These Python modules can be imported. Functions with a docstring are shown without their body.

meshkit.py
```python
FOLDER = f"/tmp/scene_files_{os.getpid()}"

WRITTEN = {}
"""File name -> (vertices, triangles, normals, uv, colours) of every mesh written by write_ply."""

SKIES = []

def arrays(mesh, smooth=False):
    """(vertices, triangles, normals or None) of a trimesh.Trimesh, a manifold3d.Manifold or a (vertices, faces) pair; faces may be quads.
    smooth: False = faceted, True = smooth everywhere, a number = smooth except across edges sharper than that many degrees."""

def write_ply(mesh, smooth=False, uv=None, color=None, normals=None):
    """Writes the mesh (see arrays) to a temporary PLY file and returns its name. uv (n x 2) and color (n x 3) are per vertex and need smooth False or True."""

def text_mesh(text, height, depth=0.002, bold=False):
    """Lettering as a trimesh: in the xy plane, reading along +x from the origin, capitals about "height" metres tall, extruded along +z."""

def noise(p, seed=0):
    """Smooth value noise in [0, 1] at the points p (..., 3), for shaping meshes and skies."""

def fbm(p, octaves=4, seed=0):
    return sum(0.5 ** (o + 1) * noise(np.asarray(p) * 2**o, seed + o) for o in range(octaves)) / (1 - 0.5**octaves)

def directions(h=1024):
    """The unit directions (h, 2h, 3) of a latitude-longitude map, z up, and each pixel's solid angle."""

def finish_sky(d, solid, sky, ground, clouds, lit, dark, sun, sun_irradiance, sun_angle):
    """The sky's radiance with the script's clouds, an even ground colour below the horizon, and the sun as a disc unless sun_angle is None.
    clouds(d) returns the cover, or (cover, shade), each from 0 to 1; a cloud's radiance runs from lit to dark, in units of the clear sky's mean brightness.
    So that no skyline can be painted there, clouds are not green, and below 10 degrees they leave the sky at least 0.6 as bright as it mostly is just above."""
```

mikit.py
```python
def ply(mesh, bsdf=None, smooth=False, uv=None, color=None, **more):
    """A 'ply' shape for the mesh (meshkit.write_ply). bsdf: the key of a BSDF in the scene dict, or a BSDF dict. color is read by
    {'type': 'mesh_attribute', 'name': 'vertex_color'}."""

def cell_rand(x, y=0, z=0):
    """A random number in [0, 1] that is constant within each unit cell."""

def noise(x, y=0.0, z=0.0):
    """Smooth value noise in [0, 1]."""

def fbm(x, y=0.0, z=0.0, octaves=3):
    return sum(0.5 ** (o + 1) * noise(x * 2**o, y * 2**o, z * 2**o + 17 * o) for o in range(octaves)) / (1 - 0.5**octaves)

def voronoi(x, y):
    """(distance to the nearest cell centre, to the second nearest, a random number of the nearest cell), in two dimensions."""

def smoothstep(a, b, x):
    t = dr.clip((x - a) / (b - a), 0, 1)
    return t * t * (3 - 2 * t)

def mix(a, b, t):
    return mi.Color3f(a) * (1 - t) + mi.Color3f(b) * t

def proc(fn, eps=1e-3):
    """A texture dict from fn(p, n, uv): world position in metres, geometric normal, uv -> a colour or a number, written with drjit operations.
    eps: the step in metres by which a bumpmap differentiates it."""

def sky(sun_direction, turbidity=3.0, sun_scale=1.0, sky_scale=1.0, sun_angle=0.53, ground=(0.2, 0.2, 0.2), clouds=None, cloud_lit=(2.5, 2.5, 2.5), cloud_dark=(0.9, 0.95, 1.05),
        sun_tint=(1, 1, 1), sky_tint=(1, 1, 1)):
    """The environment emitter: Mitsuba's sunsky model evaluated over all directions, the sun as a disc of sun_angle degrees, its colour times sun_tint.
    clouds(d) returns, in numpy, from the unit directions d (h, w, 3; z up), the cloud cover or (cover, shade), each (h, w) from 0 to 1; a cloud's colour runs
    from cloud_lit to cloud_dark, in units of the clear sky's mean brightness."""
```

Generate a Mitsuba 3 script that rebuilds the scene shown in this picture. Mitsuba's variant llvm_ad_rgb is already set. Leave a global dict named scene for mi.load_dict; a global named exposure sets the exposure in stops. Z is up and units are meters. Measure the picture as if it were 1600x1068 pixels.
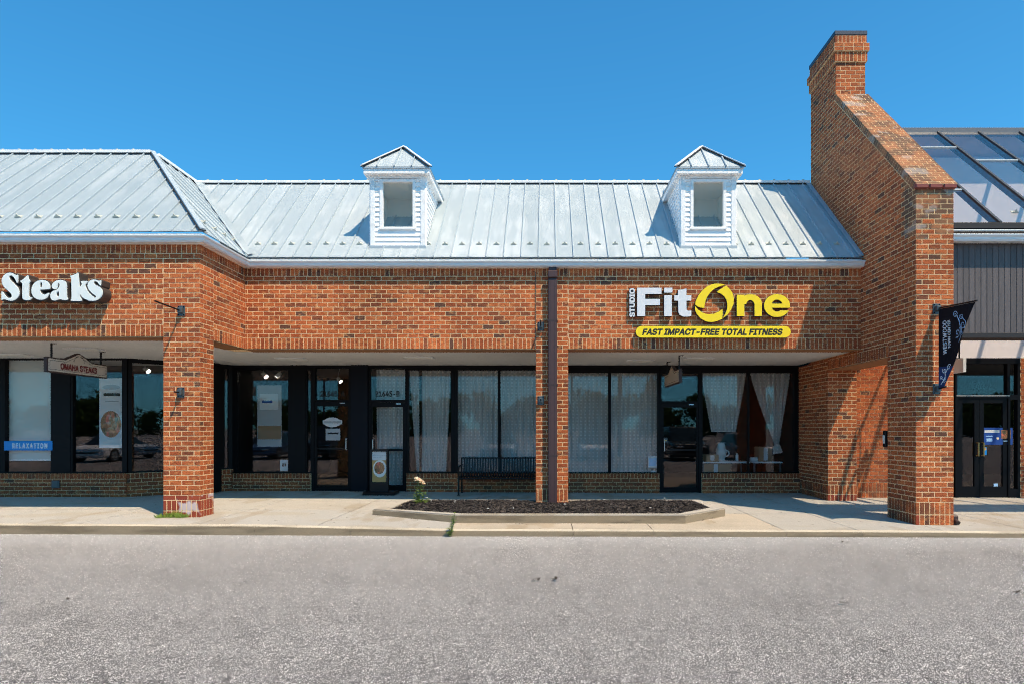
import math, random
import numpy as np, trimesh, manifold3d
import drjit as dr
import mitsuba as mi
import mikit, meshkit
from mikit import proc, noise, fbm, voronoi, cell_rand, smoothstep, mix
from shapely.geometry import Polygon, box as sbox, LineString, Point
from shapely import affinity, union_all

T = mi.ScalarTransform4f
scene, labels = {}, {}
rng = np.random.default_rng(7)

# ------------------------------------------------------------------ camera, sky, exposure
F, PX0, PY0, EYE = 941.0, 854.0, 670.0, 1.53        # focal length in pixels of a 1600 x 1068 frame, principal point, eye height
scene['camera'] = {'type': 'perspective', 'fov': math.degrees(2 * math.atan(800 / F)), 'fov_axis': 'x', 'near_clip': 0.05, 'far_clip': 3000.0,
                   'principal_point_offset_x': (800 - PX0) / 1600, 'principal_point_offset_y': (534 - PY0) / 1068,
                   'to_world': T().look_at(origin=[0, 0, EYE], target=[0, 10, EYE], up=[0, 0, 1])}
SUN = (0.98, -1.0, 2.35)
scene['sky'] = mikit.sky(SUN, turbidity=3.6, sun_scale=1.35, sky_scale=1.0, sky_tint=(0.50, 1.58, 1.84), sun_tint=(1.0, 0.955, 0.88), ground=(0.24, 0.23, 0.22))
scene['sky']['sampling_weight'] = 120.0      # six small lamps share the scene with the sky
exposure = 1.5


def X(px, D): return (px - PX0) * D / F
def Z(py, D): return EYE + (PY0 - py) * D / F


# ------------------------------------------------------------------ materials
def C(c):
    return c if isinstance(c, dict) else {'type': 'rgb', 'value': [float(v) for v in c]}


def M(key, color, rough=0.6, metallic=0.0, spec=0.5, **kw):
    scene[key] = {'type': 'twosided', 'bsdf': {'type': 'principled', 'base_color': C(color), 'roughness': rough, 'metallic': metallic, 'specular': spec, **kw}}
    return key


def brick_color(p, n, uv):
    r = uv.x                       # one number per brick
    kind = dr.floor(uv.y)          # 0 ordinary, 1 glazed red base bricks, 2 weathered by the coping
    tone = uv.y - kind
    q = p * 1.0
    g = fbm(q.x * 55, q.y * 55, q.z * 90, octaves=3)
    g2 = fbm(q.x * 16 + 9, q.y * 16, q.z * 22, octaves=2)
    c = mix((0.375, 0.087, 0.031), (0.53, 0.146, 0.049), tone)
    c = mix(c, (0.31, 0.076, 0.031), smoothstep(0.55, 0.75, r) * 0.75)
    c = mix(c, (0.20, 0.066, 0.034), smoothstep(0.85, 0.93, r) * 0.75)
    c = mix(c, (0.120, 0.060, 0.042), smoothstep(0.962, 0.975, r) * 0.85)
    c = mix(c, (0.66, 0.28, 0.10), smoothstep(0.56, 0.75, g2) * 0.45)
    c = mix(c, c * 0.40, smoothstep(0.50, 0.68, g) * 0.8)
    big = fbm(q.x * 0.9 + 3, q.y * 0.9, q.z * 0.7, octaves=4)
    c = c * (0.74 + 0.52 * big)
    c = mix(c, (0.15, 0.062, 0.034), smoothstep(0.75, 0.05, q.z) * smoothstep(0.40, 0.62, fbm(q.x * 3, q.y * 3, q.z * 5, octaves=3)) * 0.45)
    red = mix((0.34, 0.07, 0.035), (0.25, 0.05, 0.03), tone)
    big = fbm(q.x * 0.9 + 3, q.y * 0.9, q.z * 0.7, octaves=4)
    c = c * (0.74 + 0.52 * big)
    c = mix(c, (0.15, 0.062, 0.034), smoothstep(0.75, 0.05, q.z) * smoothstep(0.40, 0.62, fbm(q.x * 3, q.y * 3, q.z * 5, octaves=3)) * 0.45)
    red = mix(red, (0.62, 0.55, 0.56), smoothstep(0.56, 0.66, fbm(q.x * 5, q.y * 5, q.z * 4, octaves=3)) * 0.8)
    c = dr.select((kind > 0.5) & (kind < 1.5), red, c)
    w = fbm(q.x * 3.1, q.y * 3.1, q.z * 2.3, octaves=4)
    wc = mix(mix(c, (0.30, 0.16, 0.085), 0.6), (0.07, 0.055, 0.045), smoothstep(0.46, 0.62, w) * 0.7)
    wc = mix(wc, (0.5, 0.47, 0.44), smoothstep(0.60, 0.68, fbm(q.x * 4 + 3, q.y * 4, q.z * 5, octaves=3)) * 0.4)
    return dr.select(kind > 1.5, wc, c)


def mortar_color(p, n, uv):
    g = fbm(p.x * 30, p.y * 30, p.z * 30, octaves=3)
    return mix((0.66, 0.455, 0.25), (0.86, 0.625, 0.37), g) * (0.80 + 0.40 * fbm(p.x * 1.1, p.y * 1.1, p.z * 0.9, octaves=3))


def asphalt_color(p, n, uv):
    d1, d2, w = voronoi(p.x * 98, p.y * 98)
    stone = smoothstep(0.58, 0.25, d1)
    big = fbm(p.x * 0.55, p.y * 0.9, 3.0, octaves=4)
    fine = fbm(p.x * 170, p.y * 170, 0.0, octaves=2)
    base = mix((0.030, 0.029, 0.030), (0.085, 0.081, 0.083), fine)
    st = mix((0.10, 0.096, 0.095), (0.67, 0.635, 0.62), w * w)
    c = mix(base, st, stone)
    c = c * (0.58 + 0.90 * noise(p.x * 72, p.y * 60, 7.0)) * (0.72 + 0.56 * noise(p.x * 36, p.y * 26, 3.0)) * (0.94 + 0.12 * noise(p.x * 13, p.y * 8, 5.0))
    c = c * (1.05 + 0.24 * big)
    streak = fbm(p.x * 0.35 + 40, p.y * 3.2, 1.0, octaves=3)
    c = c * (1 - 0.06 * smoothstep(0.52, 0.70, streak))
    pale = smoothstep(8.2, 9.0, p.y + 0.5 * noise(p.x * 1.3, p.y * 2, 2.0)) * smoothstep(9.4, 9.0, p.y)
    c = mix(c, (0.42, 0.42, 0.425), pale * 0.25)
    stain = smoothstep(0.70, 0.78, fbm(p.x * 0.9 + 7, p.y * 1.4 + 3, 5.0, octaves=3))
    return c * (1 - 0.14 * stain)


def concrete_color(p, n, uv):
    g = fbm(p.x * 70, p.y * 70, p.z * 70, octaves=3)
    b = fbm(p.x * 1.1, p.y * 2.3, 0.0, octaves=4)
    c = mix((0.30, 0.285, 0.262), (0.345, 0.295, 0.235), smoothstep(0.3, 0.9, uv.x))
    c = mix(c, (0.27, 0.235, 0.185), smoothstep(0.50, 0.75, b) * 0.5)
    c = c * (0.83 + 0.34 * g)
    d1, d2, w = voronoi(p.x * 1.6, p.y * 2.1)
    gum = smoothstep(0.055, 0.035, d1) * smoothstep(0.35, 0.4, w)
    c = c * (1 - 0.45 * gum)
    drip = smoothstep(0.62, 0.72, fbm(p.x * 2.2 + 5, p.y * 0.9, 9.0, octaves=4))
    return mix(c, c * mi.Color3f(0.80, 0.73, 0.64), drip * 0.6)


def kerb_color(p, n, uv):
    g = fbm(p.x * 60, p.y * 60, p.z * 90, octaves=3)
    b = fbm(p.x * 1.7, p.y * 3, p.z * 9, octaves=4)
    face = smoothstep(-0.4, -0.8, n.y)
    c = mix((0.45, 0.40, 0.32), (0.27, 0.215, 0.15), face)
    c = mix(c, c * 0.62, smoothstep(0.45, 0.68, b) * 0.8)
    return c * (0.8 + 0.4 * g)


def roof_color(p, n, uv):
    s = fbm(p.x * 9, (p.z + p.y) * 0.9, 0.0, octaves=3)
    b = fbm(p.x * 1.7 + 11, p.y * 1.4, p.z * 1.4, octaves=3)
    c = mix((0.29, 0.355, 0.395), (0.405, 0.465, 0.50), uv.x)
    c = mix(c, (0.62, 0.65, 0.67), smoothstep(0.45, 0.70, s * 0.45 + b * 0.55) * (0.16 + 0.32 * uv.x))
    return mix(c, (0.36, 0.42, 0.46), smoothstep(0.60, 0.75, fbm(p.x * 4, p.y * 4, p.z * 4, octaves=2)) * 0.12)


def paint_white(p, n, uv):
    g = fbm(p.x * 3, p.y * 3, p.z * 9, octaves=3)
    return mix((0.90, 0.90, 0.90), (0.80, 0.80, 0.80), smoothstep(0.5, 0.75, g))


def curtain_color(p, n, uv):
    # woven dots on sheer cloth
    s = 0.098
    u, v = p.x / s, p.z / (s * 0.86)
    du, dv = u - dr.floor(u) - 0.5, v - dr.floor(v) - 0.5
    dot = smoothstep(0.23, 0.13, dr.sqrt(du * du + dv * dv * 0.8))
    thread = 0.9 + 0.2 * noise(p.x * 160, 0.0, p.z * 9)
    return mix((0.62, 0.635, 0.625), (0.99, 0.99, 0.98), dot) * thread


def soffit_color(p, n, uv):
    g = fbm(p.x * 40, p.y * 40, 0.0, octaves=2)
    b = fbm(p.x * 0.7, p.y * 1.3, 2.0, octaves=3)
    return mix((0.54, 0.525, 0.50), (0.62, 0.605, 0.575), b) * (0.9 + 0.2 * g)


def siding_color(p, n, uv):
    g = fbm(p.x * 60, p.y * 20, p.z * 3, octaves=3)
    return mix((0.088, 0.076, 0.080), (0.128, 0.114, 0.117), g) * (0.85 + 0.3 * uv.x)


def food_color(p, n, uv):
    # a printed photograph of a dish: warm blotches of meat and greens
    a, b, w = voronoi(uv.x * 9, uv.y * 9)
    f = fbm(uv.x * 22, uv.y * 22, 1.0, octaves=3)
    c = mix((0.30, 0.12, 0.06), (0.55, 0.27, 0.11), w)
    c = mix(c, (0.10, 0.09, 0.04), smoothstep(0.75, 0.85, cell_rand(dr.floor(uv.x * 6), dr.floor(uv.y * 7))) * 0.8)
    c = mix(c, (0.62, 0.16, 0.10), smoothstep(0.72, 0.9, w))
    return c * (0.5 + 0.9 * f)


def mulch_color(p, n, uv):
    return mix((0.013, 0.011, 0.011), (0.105, 0.090, 0.084), cell_rand(p.x * 25, p.y * 25, p.z * 25) ** 2)


def leaf_color(p, n, uv):
    return mix((0.035, 0.070, 0.020), (0.075, 0.115, 0.030), cell_rand(p.x * 3, p.y * 3, p.z * 3))


M('brick', proc(brick_color), 0.85, spec=0.25)
M('mortar', proc(mortar_color), 0.95, spec=0.1)
M('asphalt', proc(asphalt_color), 0.9, spec=0.2)
M('concrete', proc(concrete_color), 0.9, spec=0.2)
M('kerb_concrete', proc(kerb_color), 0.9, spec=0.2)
M('roof_metal', proc(roof_color), 0.55, spec=0.4)
M('roof_seam', (0.40, 0.47, 0.52), 0.5, metallic=0.15)
M('white_paint', proc(paint_white), 0.5)
M('soffit_mat', proc(soffit_color), 0.9, spec=0.2)
M('siding_mat', proc(siding_color), 0.7)
M('lintel_mat', (0.30, 0.135, 0.06), 0.7)
M('gutter_paint', (0.76, 0.78, 0.79), 0.4)
M('black_metal', (0.006, 0.006, 0.008), 0.4, spec=0.3)
M('frame_black', (0.0045, 0.0045, 0.006), 0.45, spec=0.15)
M('navy_panel', (0.006, 0.008, 0.014), 0.45, spec=0.15)
M('bronze', (0.062, 0.032, 0.034), 0.5)
M('bronze_dark', (0.045, 0.026, 0.026), 0.5)
M('dark_trim', (0.02, 0.016, 0.016), 0.6)
M('steel_plate', (0.10, 0.12, 0.13), 0.45, metallic=0.5)
M('guard_cream', (0.58, 0.57, 0.49), 0.6)
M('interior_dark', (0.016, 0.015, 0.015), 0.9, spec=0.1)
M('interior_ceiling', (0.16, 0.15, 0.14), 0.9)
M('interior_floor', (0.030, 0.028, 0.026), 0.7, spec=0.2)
M('tile_white', (0.75, 0.73, 0.66), 0.7)
M('letter_white', (0.80, 0.84, 0.82), 0.35)
M('letter_grey', (0.74, 0.75, 0.78), 0.35)
M('letter_yellow', (0.96, 0.71, 0.008), 0.4)
M('letter_side', (0.055, 0.047, 0.045), 0.45)
M('black_print', (0.012, 0.012, 0.012), 0.6)
M('sign_cream', (0.74, 0.65, 0.56), 0.6)
M('sign_brown', (0.055, 0.030, 0.025), 0.6)
M('sign_red', (0.20, 0.022, 0.020), 0.6)
M('sign_tan', (0.48, 0.37, 0.26), 0.7)
M('sign_blue', (0.008, 0.26, 0.72), 0.5)
M('sign_blue_deep', (0.012, 0.06, 0.30), 0.5)
M('print_blue', (0.36, 0.58, 0.85), 0.5)
M('paper_white', (0.66, 0.68, 0.70), 0.8)
M('paper_grey', (0.42, 0.44, 0.46), 0.8)
M('paper_amber', (0.55, 0.34, 0.13), 0.8)
M('shade_cloth', (0.62, 0.66, 0.64), 0.9)
M('food_print', proc(food_color), 0.5)
M('plate_white', (0.78, 0.77, 0.74), 0.4)
M('red_berry', (0.45, 0.05, 0.05), 0.5)
M('cardboard', (0.34, 0.21, 0.12), 0.85)
M('ceramic', (0.72, 0.74, 0.74), 0.4)
M('banner_cloth', (0.005, 0.006, 0.011), 0.8, spec=0.2)
M('banner_blue', (0.012, 0.035, 0.12), 0.8)
M('banner_print', (0.80, 0.88, 0.95), 0.8)
M('mulch_mat', proc(mulch_color), 0.95, spec=0.1)
M('soil', (0.03, 0.024, 0.02), 0.95, spec=0.1)
M('pebble_white', (0.66, 0.64, 0.60), 0.8)
M('petal', (0.86, 0.70, 0.52), 0.7)
M('stem_green', (0.10, 0.15, 0.05), 0.7)
M('bark', (0.09, 0.065, 0.045), 0.9)
M('litter_mat', (0.022, 0.014, 0.010), 0.9, spec=0.1)
M('chrome', (0.62, 0.62, 0.62), 0.25, metallic=1.0)
M('brass', (0.55, 0.36, 0.14), 0.3, metallic=1.0)
M('tyre', (0.02, 0.02, 0.02), 0.8)
M('car_glass', (0.02, 0.025, 0.03), 0.08)
M('car_white', (0.75, 0.76, 0.78), 0.25, clearcoat=1.0)
M('car_silver', (0.45, 0.48, 0.52), 0.3, clearcoat=1.0)
M('car_black', (0.015, 0.015, 0.017), 0.25, clearcoat=1.0)
M('car_blue', (0.04, 0.09, 0.20), 0.25, clearcoat=1.0)
M('skyroof_panel', (0.50, 0.475, 0.55), 0.5)
M('roof_bar', (0.035, 0.04, 0.045), 0.4)
scene['glass'] = {'type': 'thindielectric', 'int_ior': 1.52, 'ext_ior': 1.0, 'specular_transmittance': C((0.95, 0.98, 0.98)), 'specular_reflectance': C((1.0, 0.86, 0.82))}
scene['glass_clear'] = {'type': 'thindielectric', 'int_ior': 1.35, 'ext_ior': 1.0, 'specular_transmittance': C((0.92, 0.94, 0.96))}
scene['curtain'] = {'type': 'principledthin', 'base_color': C(proc(curtain_color)), 'roughness': 0.9, 'diff_trans': 0.7, 'spec_trans': 0.0}
scene['leaf'] = {'type': 'principledthin', 'base_color': C(proc(leaf_color)), 'roughness': 0.6, 'diff_trans': 0.6, 'spec_trans': 0.0}
scene['leaf_fresh'] = {'type': 'principledthin', 'base_color': C((0.24, 0.34, 0.07)), 'roughness': 0.6, 'diff_trans': 0.7, 'spec_trans': 0.0}


# ------------------------------------------------------------------ mesh helpers
def box(x0, x1, y0, y1, z0, z1, c=0.0):
    """A box; c > 0 chamfers its edges."""
    x0, x1 = sorted((x0, x1)); y0, y1 = sorted((y0, y1)); z0, z1 = sorted((z0, z1))
    if c <= 0:
        v = np.array([[x, y, z] for x in (x0, x1) for y in (y0, y1) for z in (z0, z1)], float)
        f = np.array([[0, 1, 3, 2], [4, 6, 7, 5], [0, 4, 5, 1], [2, 3, 7, 6], [0, 2, 6, 4], [1, 5, 7, 3]])
        f = np.vstack([f[:, [0, 1, 2]], f[:, [0, 2, 3]]])
        return trimesh.Trimesh(v, f, process=False)
    p = []
    for x, sx in ((x0, 1), (x1, -1)):
        for y, sy in ((y0, 1), (y1, -1)):
            for z, sz in ((z0, 1), (z1, -1)):
                p += [[x, y + sy * c, z + sz * c], [x + sx * c, y, z + sz * c], [x + sx * c, y + sy * c, z]]
    m = trimesh.convex.convex_hull(np.array(p))
    return m


def cat(*ms):
    ms = [m for group in ms for m in (group if isinstance(group, (list, tuple)) else [group])]
    return trimesh.util.concatenate(ms) if len(ms) > 1 else ms[0]


def extr(poly, depth):
    geoms = [g for g in getattr(poly, 'geoms', [poly]) if g.geom_type == 'Polygon' and g.area > 1e-9]
    return cat([trimesh.creation.extrude_polygon(g, depth, engine='earcut') for g in geoms])


def frame(mesh, O, U, V, N):
    """Local x, y, z -> O + U x + V y + N z."""
    m = mesh.copy()
    v = np.asarray(m.vertices)
    m.vertices = np.asarray(O, float) + v[:, :1] * np.asarray(U, float) + v[:, 1:2] * np.asarray(V, float) + v[:, 2:3] * np.asarray(N, float)
    return m


EX, EY, EZ = np.eye(3)


def facing(mesh, y):
    """A mesh drawn in the (x, z) plane, raised towards the street from depth y."""
    return frame(mesh, (0, y, 0), EX, EZ, -EY)


def slab_xz(poly, y0, y1):
    """Polygon in (x, z), solid from depth y0 (street side) to y1."""
    return facing(extr(poly, y1 - y0), y1)


def slab_yz(poly, x0, x1):
    """Polygon in (y, z), solid from x0 to x1."""
    return frame(extr(poly, x1 - x0), (x0, 0, 0), EY, EZ, EX)


def slab_xy(poly, z0, z1):
    return frame(extr(poly, z1 - z0), (0, 0, z0), EX, EY, EZ)


def tube(path, r, sides=8, caps=True):
    p = np.asarray(path, float)
    r = np.broadcast_to(r, (len(p),))
    t = np.gradient(p, axis=0); t /= np.linalg.norm(t, axis=1, keepdims=True) + 1e-12
    ref = np.where(np.abs(t[:, 2:]) < 0.9, [0, 0, 1.0], [1.0, 0, 0])
    a = np.cross(t, ref); a /= np.linalg.norm(a, axis=1, keepdims=True) + 1e-12
    b = np.cross(t, a)
    ang = np.arange(sides) * 2 * np.pi / sides
    v = (p[:, None] + r[:, None, None] * (np.cos(ang)[None, :, None] * a[:, None] + np.sin(ang)[None, :, None] * b[:, None])).reshape(-1, 3)
    f = []
    for i in range(len(p) - 1):
        for j in range(sides):
            q = (i * sides + j, i * sides + (j + 1) % sides, (i + 1) * sides + (j + 1) % sides, (i + 1) * sides + j)
            f += [[q[0], q[1], q[2]], [q[0], q[2], q[3]]]
    if caps:
        n = len(v)
        v = np.vstack([v, p[:1], p[-1:]])
        L = (len(p) - 1) * sides
        for j in range(sides):
            f += [[n, (j + 1) % sides, j], [n + 1, L + j, L + (j + 1) % sides]]
    return trimesh.Trimesh(v, f, process=False)


def quads(v, f=None):
    v = np.asarray(v, float).reshape(-1, 3)
    if f is None:
        f = np.arange(len(v)).reshape(-1, 4)
    f = np.asarray(f)
    return trimesh.Trimesh(v, np.vstack([f[:, [0, 1, 2]], f[:, [0, 2, 3]]]), process=False)


def smooth_poly(pts, n=4):
    """Closed Catmull-Rom through the points."""
    p = np.asarray(pts, float)
    out = []
    for i in range(len(p)):
        a, b, c, d = p[i - 1], p[i], p[(i + 1) % len(p)], p[(i + 2) % len(p)]
        for t in np.arange(n) / n:
            out.append(0.5 * (2 * b + (c - a) * t + (2 * a - 5 * b + 4 * c - d) * t * t + (3 * b - a - 3 * c + d) * t ** 3))
    g = Polygon(out)
    return g if g.is_valid else g.buffer(0)


# ------------------------------------------------------------------ entries and names
def numbered(key):
    used = lambda k: k in scene or k in labels or any(s.startswith(k + '__') for s in NAMES)
    k, i = key, 0
    while k in NAMES or k in scene:
        i += 1
        k = f'{key}_{i:03d}'
    NAMES.add(k)
    return k


NAMES = set()


def thing(name, label=None, cat_=None, group=None, kind=None):
    key = numbered(name)
    d = {}
    if label: d['label'] = label
    if cat_: d['category'] = cat_
    if group: d['group'] = group
    if kind: d['kind'] = kind
    labels[key] = d
    return key


def part(parent, name, mesh, bsdf, smooth=False, label=None, kind=None, uv=None, own=None):
    key = own or numbered(f'{parent}__{name}')
    scene[key] = mikit.ply(mesh, bsdf, smooth=smooth, uv=uv)
    d = {}
    if label: d['label'] = label
    if kind: d['kind'] = kind
    if d: labels[key] = d
    return key


def solo(name, mesh, bsdf, label=None, cat_=None, group=None, kind=None, smooth=False, uv=None):
    key = thing(name, label, cat_, group, kind)
    scene[key] = mikit.ply(mesh, bsdf, smooth=smooth, uv=uv)
    return key


def flat_uv(mesh, u, v=0.0):
    return np.tile([[u, v]], (len(mesh.vertices), 1))


def text_poly(text, height, width=None, fat=0.0, shear=0.0):
    """The outlines of some lettering, from x = 0, thickened by fat."""
    m = meshkit.text_mesh(text, height, 0.01, False)
    v, f = np.asarray(m.vertices), np.asarray(m.faces)
    low = f[(v[f][:, :, 2] < 0.001).all(1)]
    g = union_all([Polygon(v[t][:, :2]).buffer(1e-6) for t in low])
    x0, _, x1, _ = g.bounds
    g = affinity.translate(g, -x0, 0)
    if width:
        g = affinity.scale(g, width / (x1 - x0), 1, origin=(0, 0))
    if fat:
        g = g.buffer(fat)
    if shear:
        g = affinity.affine_transform(g, [1, shear, 0, 1, 0, 0])
    return g


def lettering(text, height, depth=0.004, bold=True, width=None, shear=0.0, fat=None):
    """Flat raised lettering, capitals about height tall."""
    return extr(text_poly(text, height, width, height * (0.055 if bold else 0.0) if fat is None else fat, shear), depth)


# ------------------------------------------------------------------ brickwork
BL, CH, J = 0.203, 0.0815, 0.0125
BRICKS = {}


def one_brick(co, O, U, V, N, r, kind):
    """A clay brick front: chamfered face, sides that run back into the mortar."""
    c = np.asarray(co, float)
    n = len(c)
    mid = c.mean(0)
    proud = rng.uniform(-0.0006, 0.0022)
    jig = rng.normal(0, 0.0009, c.shape)
    away = (mid - c); away /= np.linalg.norm(away, axis=1, keepdims=True) + 1e-9
    rings = [(c + away * 0.0025 + jig, proud), (c + jig, proud - 0.0022), (c, -0.017)]
    v = np.vstack([O + U * q[:, :1] + V * q[:, 1:2] + N * d for q, d in rings])
    f = [[0, i, i + 1] for i in range(1, n - 1)]
    for k in range(2):
        a, b = k * n, (k + 1) * n
        for i in range(n):
            j = (i + 1) % n
            f += [[a + i, b + i, b + j], [a + i, b + j, a + j]]
    uv = np.tile([[r[0], kind + 0.98 * r[1]]], (len(v), 1))
    return v, np.array(f), uv


def brick_face(thing_, holder, O, N, poly, bands, V=EZ, phase=0.0, kind=0, kind_fn=None):
    """Lays bricks over a polygon in (u, v). bands: (v0, v1, 'run' | 'sold', offset)."""
    O, N, V = (np.asarray(a, float) for a in (O, N, V))
    U = np.cross(V, N)
    inner = poly.buffer(-0.002, join_style=2)
    u0, _, u1, _ = inner.bounds
    store = BRICKS.setdefault(thing_, [])
    row = 0
    for v0, v1, how in bands:
        courses = []
        if how == 'run':
            n = max(1, round((v1 - v0) / CH))
            h = (v1 - v0) / n
            for i in range(n):
                courses.append((v0 + i * h, v0 + (i + 1) * h, BL, (row % 2) * BL / 2)); row += 1
        else:
            courses.append((v0, v1, CH * 1.0, 0.0)); row += 1
        for a, b, w, off in courses:
            k0, k1 = math.floor((u0 - off - phase) / w) - 1, math.ceil((u1 - off - phase) / w) + 1
            for k in range(k0, k1):
                ua = off + phase + k * w
                if ua > u1 or ua + w < u0:
                    continue
                g = sbox(ua + J / 2, a + J / 2, ua + w - J / 2, b - J / 2).intersection(inner)
                if g.is_empty:
                    continue
                for piece in getattr(g, 'geoms', [g]):
                    if piece.geom_type != 'Polygon' or piece.area < 0.0005:
                        continue
                    co = np.array(piece.convex_hull.exterior.coords)[:-1]
                    if Polygon(co).exterior.is_ccw is False:
                        co = co[::-1]
                    r = rng.uniform(size=2)
                    m = piece.centroid
                    kd = kind if kind_fn is None else kind_fn(m.x, m.y)
                    v, f, uv = one_brick(co, O, U, V, N, r, kd)
                    # how large it shows from the street
                    cen = O + U * m.x + V * m.y
                    to = np.array([0, 0, EYE]) - cen
                    dist2 = to @ to
                    facing_ = max(0.0, (to / math.sqrt(dist2)) @ N)
                    x = PX0 + F * cen[0] / max(cen[1], 0.1); y = PY0 - F * (cen[2] - EYE) / max(cen[1], 0.1)
                    seen = -5 < x < 1605 and -5 < y < 1073
                    store.append((piece.area * facing_ / dist2 * (1 if seen else 0), holder, v, f, uv))


def finish_bricks():
    for th, items in BRICKS.items():
        order = sorted(range(len(items)), key=lambda i: -items[i][0])
        for i in order[:300]:
            a, holder, v, f, uv = items[i]
            part(holder, 'brick', trimesh.Trimesh(v, f, process=False), 'brick', uv=uv)
        rest = [items[i] for i in order[300:]]
        if rest:
            off, vs, fs, us = 0, [], [], []
            for a, h, v, f, uv in rest:
                vs.append(v); fs.append(f + off); us.append(uv); off += len(v)
            part(th, 'brickwork', trimesh.Trimesh(np.vstack(vs), np.vstack(fs), process=False), 'brick', uv=np.vstack(us), kind='stuff',
                 label='red and brown bricks of the remaining wall')


# ------------------------------------------------------------------ measures of the place (metres)
YL, YM, YT, YS = 9.94, 11.43, 9.73, 14.28        # left block front, middle front, gable wall front, shop windows
BAY_Y = 12.90                                     # window front of the left block
THICK = 0.41
XL = -5.72                                        # side of the left block
XA, XB = 5.967, 6.577                             # the gable wall's two sides
ZC = 3.05                                         # soffit and underside of the brick beams
ZW = 4.57                                         # top of the brick beams
EAVE_Z, RIDGE_Z = 4.76, 7.10
XW, XE = -14.5, 15.5                              # how far the row of shops is built
KERB_Y = 9.06
REC = 0.0028                                       # mortar lies this far behind the brick faces

KX = np.array([-40, -8.2, -4.4, -2.4, -1.5, 0, 4.8, 7.2, 40.0])
KT = np.array([0.089, 0.089, 0.077, 0.030, 0.009, 0.005, -0.010, -0.030, -0.03])
KB = np.array([-0.044, -0.044, -0.064, -0.074, -0.080, -0.084, -0.092, -0.104, -0.104])


def kerb_top(x): return np.interp(x, KX, KT)
def kerb_base(x): return np.interp(x, KX, KB)


def walk_z(x, y):
    t = np.clip((np.asarray(y) - KERB_Y) / (YS - KERB_Y), 0, 1.3)
    back = np.interp(x, [-10, -5, 3, 6, 12], [0.095, 0.072, 0.026, 0.032, 0.03])
    return kerb_top(x) * (1 - t) + back * t


def road_z(x, y):
    return kerb_base(x) + 0.0 * np.asarray(y)


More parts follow.
